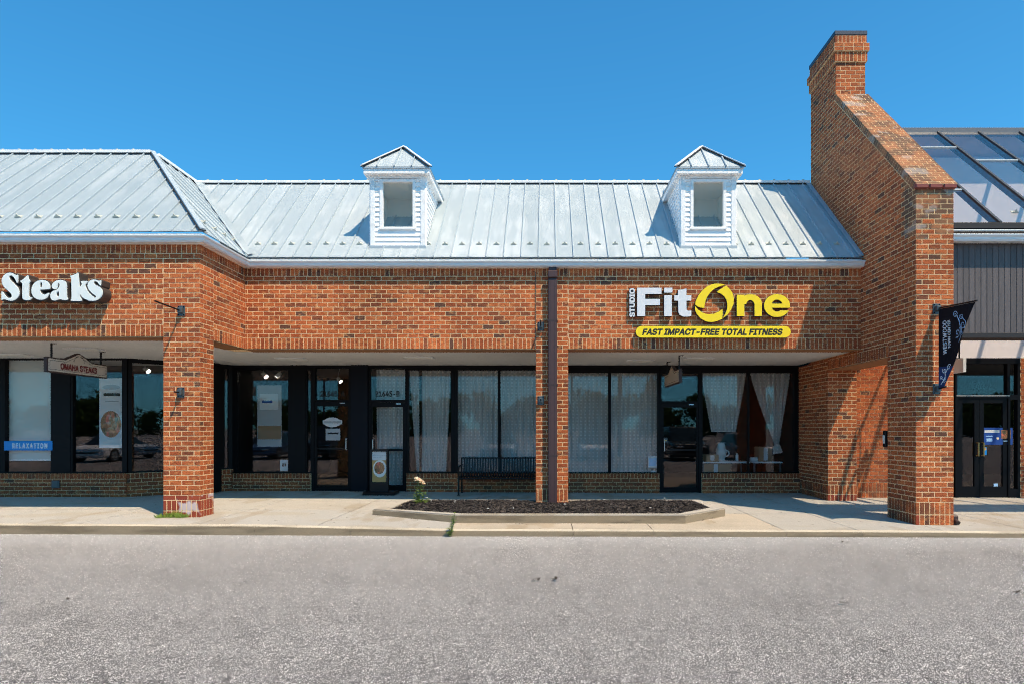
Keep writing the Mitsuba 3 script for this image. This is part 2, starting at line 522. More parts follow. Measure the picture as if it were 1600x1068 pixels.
# ------------------------------------------------------------------ ground
gx = np.concatenate([[-400, -200, -90, -40], np.linspace(-16, 16, 65), [40, 90, 200, 400]])
gy = np.concatenate([[-400, -150, -60], np.linspace(-30, KERB_Y + 0.05, 14)])
XX, YY = np.meshgrid(gx, gy)
V = np.stack([XX, YY, road_z(XX, YY)], -1).reshape(-1, 3)
nx = len(gx)
Fq = [[j * nx + i, j * nx + i + 1, (j + 1) * nx + i + 1, (j + 1) * nx + i] for j in range(len(gy) - 1) for i in range(nx - 1)]
road = solo('road', quads(V, Fq), 'asphalt', 'pale worn asphalt parking lane in front of the shops', kind='structure')
ground = solo('ground', quads([[-400, KERB_Y + 0.05, -0.35], [400, KERB_Y + 0.05, -0.35], [400, 500, -0.35], [-400, 500, -0.35]]), 'soil', 'ground under and behind the row of shops', kind='structure')

walk = thing('sidewalk', 'concrete sidewalk along the shops', kind='structure')


def slab(x0, x1, y0, y1, thick=0.3, n=4, c=0.004):
    xs, ys = np.linspace(x0, x1, n + 1), np.linspace(y0, y1, n + 1)
    A, B = np.meshgrid(xs, ys)
    H = walk_z(A, B)
    v = np.stack([A, B, H], -1).reshape(-1, 3)
    k = n + 1
    f = [[j * k + i, j * k + i + 1, (j + 1) * k + i + 1, (j + 1) * k + i] for j in range(n) for i in range(n)]
    rim = list(range(k)) + [j * k + n for j in range(1, k)] + [n * k + i for i in range(n - 1, -1, -1)] + [j * k for j in range(n - 1, 0, -1)]
    low = v[rim].copy(); low[:, 2] -= thick
    b0 = len(v)
    v = np.vstack([v, low])
    m = len(rim)
    f += [[rim[(i + 1) % m], rim[i], b0 + i, b0 + (i + 1) % m] for i in range(m)]
    return quads(v, f)


G = 0.006
xs = [-14.5 + 1.83 * i for i in range(17)]
xs = [x for x in xs if x < 15.5] + [15.5]
# the joints that the photograph shows in front of the planter and by the gable wall
xs = sorted([x for x in xs if not any(abs(x - q) < 0.55 for q in (-1.48, 0.40, 1.62, 3.62, 4.75, 6.05))] + [-1.48, 0.40, 1.62, 3.62, 4.75, 6.05])
ys = [KERB_Y + 0.155, 10.9, 12.35, YS + 0.3]
for i in range(len(xs) - 1):
    if i < len(xs) - 1:
        for j in range(len(ys) - 1):
            m = slab(xs[i] + G, xs[i + 1] - G, ys[j] + G, ys[j + 1] - G)
            tint = 0.85 if (-1.5 < xs[i] < 3.6 and j == 0) else rng.uniform(0, 0.45)
            part(walk, 'slab', m, 'concrete', uv=flat_uv(m, tint))
base = quads([[XW, KERB_Y + 0.03, -0.14], [XE, KERB_Y + 0.03, -0.14], [XE, YS + 0.3, -0.10], [XW, YS + 0.3, -0.10]])
part(walk, 'joint_bed', base, 'soil')

kerb = thing('kerb', 'concrete kerb between the parking lane and the sidewalk', kind='structure')
kx = [-14.5, -11.6, -8.55, -5.72, -4.40, -2.95, -1.48, 0.40, 1.62, 3.62, 4.75, 6.05, 9.0, 12.2, 15.5]
for a, b in zip(kx[:-1], kx[1:]):
    n = 8
    v, f = [], []
    for t in np.linspace(0, 1, n + 1):
        x = a + 0.003 + (b - a - 0.006) * t
        zt, zb = kerb_top(x), kerb_base(x) - 0.2
        w = 0.004 * math.sin(x * 9.0) + 0.003 * math.sin(x * 23 + 1)
        prof = [(KERB_Y + 0.004 + w, zb), (KERB_Y + 0.010 + w, zt - 0.022), (KERB_Y + 0.018 + w, zt - 0.008), (KERB_Y + 0.034 + w, zt - 0.001), (KERB_Y + 0.152, walk_z(x, KERB_Y + 0.152) + 0.0005), (KERB_Y + 0.152, zb)]
        v += [[x, p, q] for p, q in prof]
    for i in range(n):
        for j in range(5):
            f.append([i * 6 + j, (i + 1) * 6 + j, (i + 1) * 6 + j + 1, i * 6 + j + 1])
    f += [[0, 1, 2, 3], [0, 3, 4, 5]]
    o = n * 6
    f += [[o + 3, o + 2, o + 1, o], [o + 5, o + 4, o + 3, o]]
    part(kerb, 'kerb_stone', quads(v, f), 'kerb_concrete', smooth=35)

# ------------------------------------------------------------------ buildings
B1 = thing('shop_building', 'brick shop block at the left that steps forward, with hipped metal roof', 'shop')
B2 = thing('shop_building', 'long brick shop in the middle with two white dormers on its metal roof', 'shop')
GW = thing('gable_wall', 'tall sloping brick wall with a chimney between two shops', 'wall')
B3 = thing('shop_building', 'shop right of the chimney wall with dark grey siding and glazed roof', 'shop')


def core(th, name, mesh, label=None):
    return part(th, name, mesh, 'mortar', label=label)


SOLD_B = (ZC, ZC + BL, 'sold')
FASCIA = [SOLD_B, (ZC + BL, 4.42, 'run'), (4.42, ZW, 'sold')]

# --- left block: beam, pillar, return
w1 = core(B1, 'wall', cat(box(XW, XL - REC, YL + REC, YL + THICK, ZC + 0.003, ZW), box(XL - THICK, XL - REC, YL + THICK, YM - 0.002, ZC + 0.003, ZW)))
PXa, PXb = X(255, YL), XL                       # pillar, about 0.61 m wide
fascia_poly = Polygon([(XW, ZC), (PXa, ZC), (PXa, ZW), (XW, ZW)])
brick_face(B1, w1, (0, YL, 0), -EY, fascia_poly, FASCIA, phase=0.06)
above = sbox(PXa, ZC, PXb, ZW)
run_up = [(ZC - 33 * CH, 4.42, 'run'), (4.42, ZW, 'sold')]
brick_face(B1, w1, (0, YL, 0), -EY, above, run_up, phase=PXa % BL)
ret = Polygon([(YL, ZC), (YM, ZC), (YM, ZW), (YL, ZW)])
brick_face(B1, w1, (XL, 0, 0), EX, Polygon([(YL + THICK, ZC), (YM, ZC), (YM, ZW), (YL + THICK, ZW)]), FASCIA, phase=(YL % BL))
brick_face(B1, w1, (XL, 0, 0), EX, sbox(YL, ZC, YL + THICK, ZW), run_up, phase=(YL % BL))
zb = float(walk_z(-6.0, YL)) - 0.02
p1 = core(B1, 'pillar', box(PXa + REC, PXb - REC, YL + REC, YL + THICK - REC, zb, ZC + 0.002))
z1 = ZC - 33 * CH
bands = [(zb, zb + 0.125, 'sold'), (zb + 0.125, z1, 'sold'), (z1, ZC, 'run')]
kf = lambda u, v: 1 if v < z1 + CH else 0
brick_face(B1, p1, (0, YL, 0), -EY, sbox(PXa, zb, PXb, ZC), bands, phase=PXa % BL, kind_fn=kf)
brick_face(B1, p1, (XL, 0, 0), EX, sbox(YL, zb, YL + THICK, ZC), bands, phase=YL % BL, kind_fn=kf)
brick_face(B1, p1, (PXa, 0, 0), -EX, sbox(-YL - THICK, zb, -YL, ZC), bands, phase=0.05, kind_fn=kf)
part(B1, 'lintel', cat(box(XW, PXa - 0.002, YL + 0.012, YL + THICK - 0.01, ZC - 0.012, ZC), box(XL - THICK + 0.01, XL - 0.012, YL + THICK + 0.002, YM + 0.01, ZC - 0.012, ZC)), 'lintel_mat')

# --- middle block: beam and pillar with the downpipe
CPa, CPb = X(837.3, YM), X(887.7, YM)
w2 = core(B2, 'wall', box(XL + 0.002 - THICK, XA - 0.002, YM + REC, YM + THICK, ZC + 0.003, ZW))
for a, b in ((XL, CPa), (CPb, XA)):
    brick_face(B2, w2, (0, YM, 0), -EY, sbox(a, ZC, b, ZW), FASCIA, phase=0.11)
brick_face(B2, w2, (0, YM, 0), -EY, sbox(CPa, ZC, CPb, ZW), run_up, phase=CPa % BL)
p2 = core(B2, 'pillar', box(CPa + REC, CPb - REC, YM + REC, YM + THICK - REC, -0.05, ZC + 0.002))
bands2 = [(0.0, 0.17, 'run'), (0.17, 0.17 + (z1 - 0.0815 * 0 - 0.17) % CH + BL, 'sold')]
zz = bands2[-1][1]
bands2.append((zz, ZC, 'run'))
brick_face(B2, p2, (0, YM, 0), -EY, sbox(CPa, 0, CPb, ZC), bands2, phase=CPa % BL)
brick_face(B2, p2, (CPa, 0, 0), -EX, sbox(-YM - THICK, 0, -YM, ZC), bands2, phase=0.02)
brick_face(B2, p2, (CPb, 0, 0), EX, sbox(YM, 0, YM + THICK, ZC), bands2, phase=0.02)
part(B2, 'lintel', cat(box(XL - 0.01, CPa - 0.002, YM + 0.012, YM + THICK - 0.01, ZC - 0.012, ZC), box(CPb + 0.002, XA - 0.002, YM + 0.012, YM + THICK - 0.01, ZC - 0.012, ZC)), 'lintel_mat')

# soffits
part(B1, 'soffit', slab_xy(Polygon([(XW, YL + THICK), (XL - THICK - 0.002, YL + THICK), (XL - THICK - 0.002, YS + 0.1), (XW, YS + 0.1)]), ZC - 0.004, ZC + 0.08), 'soffit_mat')
part(B2, 'soffit', slab_xy(Polygon([(XL - THICK, YM + THICK), (XA - 0.002, YM + THICK), (XA - 0.002, YS + 0.1), (XL - THICK, YS + 0.1)]), ZC - 0.004, ZC + 0.08), 'soffit_mat')
for th, px, D in ((B1, 132, 11.4), (B1, 20, 12.2), (B2, 455, 12.9), (B2, 655, 12.7), (B2, 1092, 12.85), (B2, 1000, 13.3)):
    cx = X(px, D)
    k = part(th, 'ceiling_light', box(cx - 0.30, cx + 0.30, D - 0.15, D + 0.15, ZC - 0.022, ZC - 0.005, 0.004), 'white_paint', label='flat white light fitting under the soffit')
    part(k, 'diffuser', box(cx - 0.27, cx + 0.27, D - 0.12, D + 0.12, ZC - 0.027, ZC - 0.0225), 'tile_white')

# --- shop fronts
ROOMS = []


def pane(parent, x0, x1, z0, z1, y, mat='glass'):
    return part(parent, 'pane', quads([[x0, y, z0], [x1, y, z0], [x1, y, z1], [x0, y, z1]]), mat)


def ring(o, holes, y0, y1):
    g = sbox(*o)
    for h in holes:
        g = g.difference(sbox(*h))
    return slab_xz(g, y0, y1)


def window(th, oxa, oxb, gxa, gxb, gya, gyb, oya, oyb, D, label=None):
    o = (X(oxa, D) + 0.002, Z(oyb, D), X(oxb, D) - 0.002, Z(oya, D))
    g = (X(gxa, D), Z(gyb, D), X(gxb, D), Z(gya, D))
    w = part(th, 'window', ring(o, [g], D - 0.03, D + 0.07), 'frame_black', label=label)
    pane(w, g[0] - 0.005, g[2] + 0.005, g[1] - 0.005, g[3] + 0.005, D + 0.02)
    return w


def door(th, oxa, oxb, trans, leaf, D, oya, base, label=None, handle_side=-1, handle='chrome'):
    o = (X(oxa, D) + 0.002, base, X(oxb, D) - 0.002, Z(oya, D))
    t = (X(trans[0], D), Z(trans[3], D), X(trans[1], D), Z(trans[2], D))
    lf = (X(leaf[0], D), Z(leaf[3], D), X(leaf[1], D), Z(leaf[2], D))
    ltop = Z(leaf[2] - 7, D)
    lo = (o[0] + 0.065, base + 0.012, o[2] - 0.065, ltop)
    dk = part(th, 'door', ring(o, [t, (lo[0] - 0.006, base - 0.1, lo[2] + 0.006, ltop + 0.006)], D - 0.035, D + 0.075), 'frame_black', label=label)
    part(dk, 'leaf', ring(lo, [lf], D - 0.02, D + 0.03), 'frame_black')
    pane(dk, t[0] - 0.005, t[2] + 0.005, t[1] - 0.005, t[3] + 0.005, D + 0.025)
    pane(dk, lf[0] - 0.005, lf[2] + 0.005, lf[1] - 0.005, lf[3] + 0.005, D + 0.006)
    hx = (lo[0] + 0.05) if handle_side < 0 else (lo[2] - 0.05)
    part(dk, 'handle', cat(tube([[hx, D - 0.02, base + 0.98], [hx, D - 0.075, base + 0.98], [hx, D - 0.075, base + 1.25], [hx, D - 0.02, base + 1.25]], 0.011)), handle, smooth=40)
    part(dk, 'push_bar', box(lo[0] + 0.05, lo[2] - 0.05, D + 0.034, D + 0.075, base + 0.98, base + 1.03, 0.006), 'black_metal')
    part(dk, 'closer', box((lo[0] + lo[2]) / 2 + 0.2, (lo[0] + lo[2]) / 2 + 0.32, D - 0.05, D - 0.0225, ltop - 0.05, ltop - 0.02, 0.004), 'chrome')
    return dk


D = YS
BASE = float(walk_z(0, YS)) - 0.005
W_TOP, W_SILL = 571, 738
win = lambda oa, ob, ga, gb, ya=578, yb=736: window(B2, oa, ob, ga, gb, ya, yb, W_TOP, W_SILL, D)
win(364, 454, 372, 451)
part(B2, 'panel', box(X(454, D) + 0.001, X(478, D) - 0.001, D - 0.04, D + 0.07, Z(W_SILL, D), ZC), 'frame_black')
win(478, 487.3, 480, 486)
door(B2, 487.3, 550, (493, 545.5, 575, 624), (495.5, 544, 634, 759), D, W_TOP, BASE + 0.03, handle_side=1)
part(B2, 'panel', box(X(550, D) + 0.001, X(576, D) - 0.001, D - 0.09, D + 0.07, BASE - 0.03, ZC), 'navy_panel', label='dark navy panel between the two doors')
door(B2, 576, 636, (578.5, 633.5, 575, 624), (582, 630, 635, 757), D, W_TOP, BASE, handle_side=-1)
win(636, 710, 639, 705)
win(710, 780, 715, 778)
win(780, 850, 781.6, 847)
part(B2, 'panel', box(X(850, D) + 0.001, X(862, D) - 0.001, D - 0.04, D + 0.07, Z(W_SILL, D), ZC), 'frame_black')
win(862, 952.5, 866, 950.3, 582, 737)
win(952.5, 1029.7, 954.5, 1027, 582, 737)
door(B2, 1029.7, 1095.5, (1033, 1091, 583, 626), (1037, 1088, 636, 761), D, W_TOP, BASE, handle_side=-1)
win(1095.5, 1169.5, 1097.5, 1168, 582, 737)
win(1169.5, 1248, 1170.5, 1240, 582, 737)
# low brick walls under the windows
for a, b in ((362, 487.3), (636, 862), (862, 1029.7), (1095.5, 1249)):
    xa, xb, zt = X(a, D), X(b, D), Z(W_SILL, D)
    z0 = float(walk_z((xa + xb) / 2, D)) - 0.02
    lw = core(B2, 'low_wall', box(xa, xb, D - 0.075, D + 0.15, z0 - 0.1, zt - 0.006))
    brick_face(B2, lw, (0, D - 0.083, 0), -EY, sbox(xa, z0, xb, zt - 0.004), [(z0, zt - 0.125, 'run'), (zt - 0.125, zt - 0.004, 'sold')], phase=0.03)
    part(lw, 'sill', box(xa, xb, D - 0.10, D - 0.031, zt - 0.004, zt + 0.018, 0.003), 'frame_black')

# left block's bay: front at BAY_Y, then slanting back to the middle shop front
Ax, Bx = X(200, BAY_Y), X(363, YS)
D = BAY_Y
bt, bs = 558, 738
V1 = window(B1, 1, 84, 9.5, 81, 562, 736, bt, bs, D)
part(B1, 'panel', box(X(84, D) + 0.001, X(112, D) - 0.001, D - 0.04, D + 0.07, Z(bs, D), ZC), 'frame_black')
V2 = window(B1, 112, 200, 115, 192, 562, 736, bt, bs, D)
window(B1, -90, 1, -85, -3, 562, 736, bt, bs, D)
window(B1, -180, -90, -175, -93, 562, 736, bt, bs, D)
z0, zt = float(walk_z(-10, D)) - 0.02, Z(bs, D)
lw = core(B1, 'low_wall', box(XW, Ax, D - 0.075, D + 0.15, z0 - 0.1, zt - 0.006))
brick_face(B1, lw, (0, D - 0.083, 0), -EY, sbox(XW, z0, Ax + 0.03, zt - 0.004), [(z0, zt - 0.125, 'run'), (zt - 0.125, zt - 0.004, 'sold')], phase=0.03)
part(lw, 'sill', box(XW, Ax, D - 0.10, D - 0.031, zt - 0.004, zt + 0.018, 0.003), 'frame_black')
vent_x, vent_z = X(93, D), Z(755, D)
k = part(B1, 'outlet_box', box(vent_x - 0.08, vent_x + 0.08, D - 0.12, D - 0.08, vent_z - 0.08, vent_z + 0.08, 0.008), 'steel_plate', label='grey weatherproof outlet box on the low wall')
part(k, 'lid', box(vent_x - 0.06, vent_x + 0.06, D - 0.128, D - 0.1205, vent_z - 0.06, vent_z + 0.06, 0.003), 'steel_plate')
dv = np.array([Bx - Ax, YS - BAY_Y, 0.0]); LB = np.linalg.norm(dv); dv /= LB
nv = np.cross(dv, EZ)                                # towards the street


def along(mesh):
    return frame(mesh, (Ax, BAY_Y, 0), dv, EZ, nv)


sw = Z(bs, BAY_Y)
aw = part(B1, 'window', along(frame(extr(sbox(0.0, sw, LB, ZC).difference(sbox(0.07, sw + 0.03, LB - 0.09, ZC - 0.09)), 0.10), (0, 0, -0.07), EX, EY, EZ)), 'frame_black', label='slanting window between the two shop fronts')
part(aw, 'pane', along(quads([[0.06, sw + 0.02, -0.02], [LB - 0.08, sw + 0.02, -0.02], [LB - 0.08, ZC - 0.08, -0.02], [0.06, ZC - 0.08, -0.02]])), 'glass')
lw = core(B1, 'low_wall', along(box(0.0, LB, z0 - 0.1, sw - 0.006, -0.15, 0.075)))
Ub = np.cross(EZ, nv)
brick_face(B1, lw, np.array([Ax, BAY_Y, 0]) + nv * 0.083, nv, sbox(-0.03, z0, LB, sw - 0.004) if Ub @ dv > 0 else sbox(-LB, z0, 0.03, sw - 0.004),
           [(z0, sw - 0.125, 'run'), (sw - 0.125, sw - 0.004, 'sold')], phase=0.03)

# rooms behind the glass
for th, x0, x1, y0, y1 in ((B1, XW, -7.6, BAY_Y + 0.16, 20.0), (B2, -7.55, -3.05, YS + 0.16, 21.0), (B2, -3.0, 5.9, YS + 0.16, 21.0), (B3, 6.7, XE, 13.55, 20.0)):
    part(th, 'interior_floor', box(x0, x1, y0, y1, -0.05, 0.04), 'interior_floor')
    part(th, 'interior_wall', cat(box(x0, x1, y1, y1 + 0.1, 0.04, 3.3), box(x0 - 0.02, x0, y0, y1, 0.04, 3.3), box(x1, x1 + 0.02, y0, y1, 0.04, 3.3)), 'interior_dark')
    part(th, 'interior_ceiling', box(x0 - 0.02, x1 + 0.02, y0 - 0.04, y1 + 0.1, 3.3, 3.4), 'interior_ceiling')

# ------------------------------------------------------------------ metal roofs
PITCH = 0.33
up = np.array([0, RIDGE_Z - EAVE_Z, RIDGE_Z - EAVE_Z]); SL = np.linalg.norm(up); upn = up / SL     # 45 degrees, towards the back


def roof_panels(roof, O, U, N, poly, x_first, tone=(0.4, 1.0), guard_rows=(0.50,), ridge_guards=False, seam_mat='roof_seam'):
    """Standing seam panels over a polygon in (u, s), s up the slope."""
    O, U, N = (np.asarray(a, float) for a in (O, U, N))
    S = np.cross(N, U)
    u0, s0, u1, s1 = poly.bounds
    k = math.floor((u0 - x_first) / PITCH)
    u = x_first + k * PITCH
    while u < u1:
        g = sbox(u + 0.006, s0 - 1, u + PITCH - 0.006, s1 + 1).intersection(poly)
        for q in getattr(g, 'geoms', [g]):
            if q.is_empty or q.geom_type != 'Polygon' or q.area < 0.01:
                continue
            m = frame(extr(q, 0.006), O, U, S, N)
            m = m.subdivide() if False else m
            # each sheet lies a hair differently
            v = np.asarray(m.vertices); rel = (v - O) @ U - u
            m.vertices = v + N * ((rel - PITCH / 2) * rng.normal(0, 0.010))[:, None]
            part(roof, 'panel', m, 'roof_metal', uv=flat_uv(m, rng.uniform(*tone)))
        line = LineString([(u, s0 - 1), (u, s1 + 1)]).intersection(poly)
        if not line.is_empty and line.length > 0.05:
            a, b = line.bounds[1], line.bounds[3]
            part(roof, 'seam', frame(box(u - 0.009, u + 0.009, a - 0.012, b, -0.004, 0.036, 0.003), O, U, S, N), seam_mat)
        for s in guard_rows:
            c = u + PITCH / 2
            if poly.contains(Point(c, s).buffer(0.07)):
                snow_guard(roof, O + U * c + S * s + N * 0.006, U, S, N)
        u += PITCH


def snow_guard(roof, P, U, S, N):
    P, U, S, N = (np.asarray(a, float) for a in (P, U, S, N))
    """Cast pad: a base plate, a raised fan with pointed top and a rib behind."""
    j = rng.normal(0, 0.006, 2)
    plate = box(-0.05, 0.05, -0.035, 0.05, 0.0, 0.008)
    fan = frame(extr(Polygon([(-0.065, 0), (0.065, 0), (0.055, 0.022), (0.022, 0.034), (0.0, 0.075), (-0.022, 0.034), (-0.055, 0.022)]), 0.012), (0, -0.03, 0.006), EX, np.array([0, 0.25, 0.97]), -EY)
    rib = frame(extr(Polygon([(0, 0), (0.07, 0), (0, 0.055)]), 0.01), (-0.005, -0.025, 0.006), EY, EZ, EX)
    g = cat(plate, fan, rib); g.apply_scale(0.9)
    part(roof, 'snow_guard', frame(g, P + U * j[0] + S * j[1], U, S, N), 'guard_cream')


def gutter_run(th, path, label=None):
    """A box gutter with a rolled lip, swept along points (x, y) of the wall face; the street lies to the right of the way."""
    prof = [(0.0, 4.575), (0.115, 4.575), (0.135, 4.60), (0.142, 4.635), (0.165, 4.655), (0.17, 4.675), (0.158, 4.684), (0.148, 4.675), (0.148, 4.66), (0.0, 4.66)]
    p = np.asarray(path, float)
    n = len(p)
    v, f = [], []
    for i in range(n):
        d0 = p[i] - p[i - 1] if i else p[1] - p[0]
        d1 = p[i + 1] - p[i] if i < n - 1 else p[i] - p[i - 1]
        d0, d1 = d0 / np.linalg.norm(d0), d1 / np.linalg.norm(d1)
        n0, n1 = np.array([d0[1], -d0[0]]), np.array([d1[1], -d1[0]])
        b = n0 + n1; b /= (b @ n0)
        for o, z in prof:
            q = p[i] + b * o
            v.append([q[0], q[1], z])
    k = len(prof)
    for i in range(n - 1):
        for j in range(k):
            a, b = i * k + j, i * k + (j + 1) % k
            f.append([a, b, b + k, a + k])
    ends = [[0, 1, 2, 3], [0, 3, 8, 9], [3, 4, 7, 8], [4, 5, 6, 7]]
    f += ends + [[(n - 1) * k + q for q in e[::-1]] for e in ends]
    g = part(th, 'gutter', quads(v, f), 'gutter_paint', label=label)
    # painted fascia board and drip edge behind it
    for i in range(n - 1):
        a, b = p[i], p[i + 1]
    return g


OV = 0.0
gutter_run(B1, [(XW, YL), (XL, YL), (XL, YM - 0.0), (XL + 0.0001, YM)][:3], 'pale grey gutter around the left block')
gutter_run(B2, [(XL + 0.002, YM), (XA - 0.002, YM)], 'pale grey gutter along the middle shop')
# fascia boards under the roof edges
part(B1, 'fascia_board', cat(box(XW, XL + 0.03, YL - 0.03, YL + 0.03, 4.572, 4.742), box(XL - 0.03, XL + 0.03, YL + 0.031, YM - 0.031, 4.572, 4.742)), 'white_paint')
part(B2, 'fascia_board', box(XL + 0.032, XA - 0.004, YM - 0.03, YM + 0.03, 4.572, 4.742), 'white_paint')

EY_M, EY_L = YM - 0.08, YL - 0.08                 # roof edges
HX = XL + 0.08                                    # eave of the side slope
RUN = RIDGE_Z - EAVE_Z
NF = np.array([0, -1, 1]) / math.sqrt(2)
r2 = part(B2, 'roof', quads([[HX, EY_M, EAVE_Z - 0.012], [XA, EY_M, EAVE_Z - 0.012], [XA, EY_M + RUN, RIDGE_Z - 0.012], [HX - RUN, EY_M + RUN, RIDGE_Z - 0.012],
                             [HX - RUN, EY_M + RUN, RIDGE_Z - 0.012], [XA, EY_M + RUN, RIDGE_Z - 0.012], [XA, EY_M + 2.4 * RUN, RIDGE_Z - 1.4 * RUN], [HX - RUN, EY_M + 2.4 * RUN, RIDGE_Z - 1.4 * RUN]]), 'roof_metal', uv=np.zeros((8, 2)))
x_first = X(780 + 48 / 7.12, EY_M)
roof_panels(r2, (0, EY_M, EAVE_Z), EX, NF, Polygon([(HX, 0), (XA - 0.04, 0), (XA - 0.04, SL), (HX - RUN, SL)]), x_first)
r1 = part(B1, 'roof', quads([[XW, EY_L, EAVE_Z - 0.012], [HX, EY_L, EAVE_Z - 0.012], [HX - RUN, EY_L + RUN, RIDGE_Z - 0.012], [XW, EY_L + RUN, RIDGE_Z - 0.012],
                             [HX, EY_L, EAVE_Z - 0.012], [HX, EY_M, EAVE_Z - 0.012], [HX - RUN, EY_M + RUN, RIDGE_Z - 0.012], [HX - RUN, EY_L + RUN, RIDGE_Z - 0.012],
                             [XW, EY_L + RUN, RIDGE_Z - 0.012], [HX - RUN, EY_L + RUN, RIDGE_Z - 0.012], [HX - RUN, EY_M + RUN, RIDGE_Z - 0.012], [XW, EY_M + RUN, RIDGE_Z - 0.012]]), 'roof_metal', uv=np.zeros((12, 2)))
roof_panels(r1, (0, EY_L, EAVE_Z), EX, NF, Polygon([(XW, 0), (HX, 0), (HX - RUN, SL), (XW, SL)]), X(66 / 3.815, EY_L), tone=(0.0, 0.35))
NR = np.array([1, 0, 1]) / math.sqrt(2)           # the side slope faces right
roof_panels(r1, (HX, 0, EAVE_Z), EY, NR, Polygon([(EY_L, 0), (EY_M, 0), (EY_M + RUN, SL), (EY_L + RUN, SL)]), EY_L + 0.12, tone=(0.1, 0.5))


def strip(P0, P1, w, h, n=np.array([0, 0, 1.0])):
    """A folded cap along a line."""
    P0, P1 = np.asarray(P0, float), np.asarray(P1, float)
    d = P1 - P0; L = np.linalg.norm(d); d /= L
    s = np.cross(d, n); s /= np.linalg.norm(s); n2 = np.cross(s, d)
    return frame(box(0, L, -w / 2, w / 2, 0, h, 0.004), P0, d, -s, n2)


def ridge(th, roof, P0, P1, n=np.array([0, 0, 1.0]), w=0.17, clips=True):
    part(roof, 'ridge_cap', strip(P0, P1, w, 0.055, n), 'white_paint')
    part(roof, 'ridge_vent', strip(np.asarray(P0) - n * 0.028, np.asarray(P1) - n * 0.028, w * 0.8, 0.027, n), 'dark_trim')
    if clips:
        P0, P1 = np.asarray(P0, float), np.asarray(P1, float)
        L = np.linalg.norm(P1 - P0)
        for s in np.arange(0.2, L - 0.1, PITCH):
            if rng.uniform() < 0.12: continue
            q = P0 + (P1 - P0) * s / L
            part(roof, 'ridge_clip', cat(box(q[0] - 0.012, q[0] + 0.012, q[1] - 0.012, q[1] + 0.012, q[2] + 0.0555, q[2] + 0.095), box(q[0] - 0.03, q[0] + 0.012, q[1] - 0.014, q[1] + 0.01, q[2] + 0.0955, q[2] + 0.104)), 'guard_cream')


RZ = RIDGE_Z - 0.012
ridge(B2, r2, (HX - RUN + 0.09, EY_M + RUN, RZ), (XA - 0.01, EY_M + RUN, RZ))
ridge(B1, r1, (XW, EY_L + RUN, RZ), (HX - RUN, EY_L + RUN, RZ))
ridge(B1, r1, (HX - RUN, EY_L + RUN + 0.09, RZ), (HX - RUN, EY_M + RUN, RZ), clips=True)
nh = np.array([1, -1, 1]) / math.sqrt(3)
hipn = np.array([1, -1, 2.0]); hipn /= np.linalg.norm(hipn)
part(r1, 'hip_cap', strip(np.array([HX, EY_L, EAVE_Z]) + hipn * 0.03, np.array([HX - RUN, EY_L + RUN, RIDGE_Z]) + hipn * 0.03, 0.085, 0.03, hipn), 'roof_seam')
part(r1, 'hip_joint', strip(np.array([HX, EY_L, EAVE_Z]) + hipn * 0.012, np.array([HX - RUN, EY_L + RUN, RIDGE_Z]) + hipn * 0.012, 0.115, 0.0175, hipn), 'dark_trim')
valn = np.array([1, -1, 2.0]); valn /= np.linalg.norm(valn)
va, vb = np.array([HX, EY_M, EAVE_Z]), np.array([HX - RUN, EY_M + RUN, RIDGE_Z])
# the valley's two metal wings
for s_dir, nn in ((EX, NF), (-EY, NR)):
    o = np.cross(nn, (vb - va) / np.linalg.norm(vb - va)); o = o if o @ s_dir > 0 else -o
    part(r1, 'valley', quads([va + nn * 0.045, va + o * 0.13 + nn * 0.045, vb + o * 0.13 + nn * 0.045, vb + nn * 0.045]), 'roof_metal', uv=np.full((4, 2), 0.4))
# flashing where the middle roof meets the gable wall
part(r2, 'flashing', strip(np.array([XA - 0.045, EY_M, EAVE_Z]) + NF * 0.02, np.array([XA - 0.045, EY_M + RUN, RIDGE_Z]) + NF * 0.02, 0.085, 0.03, NF), 'roof_seam')


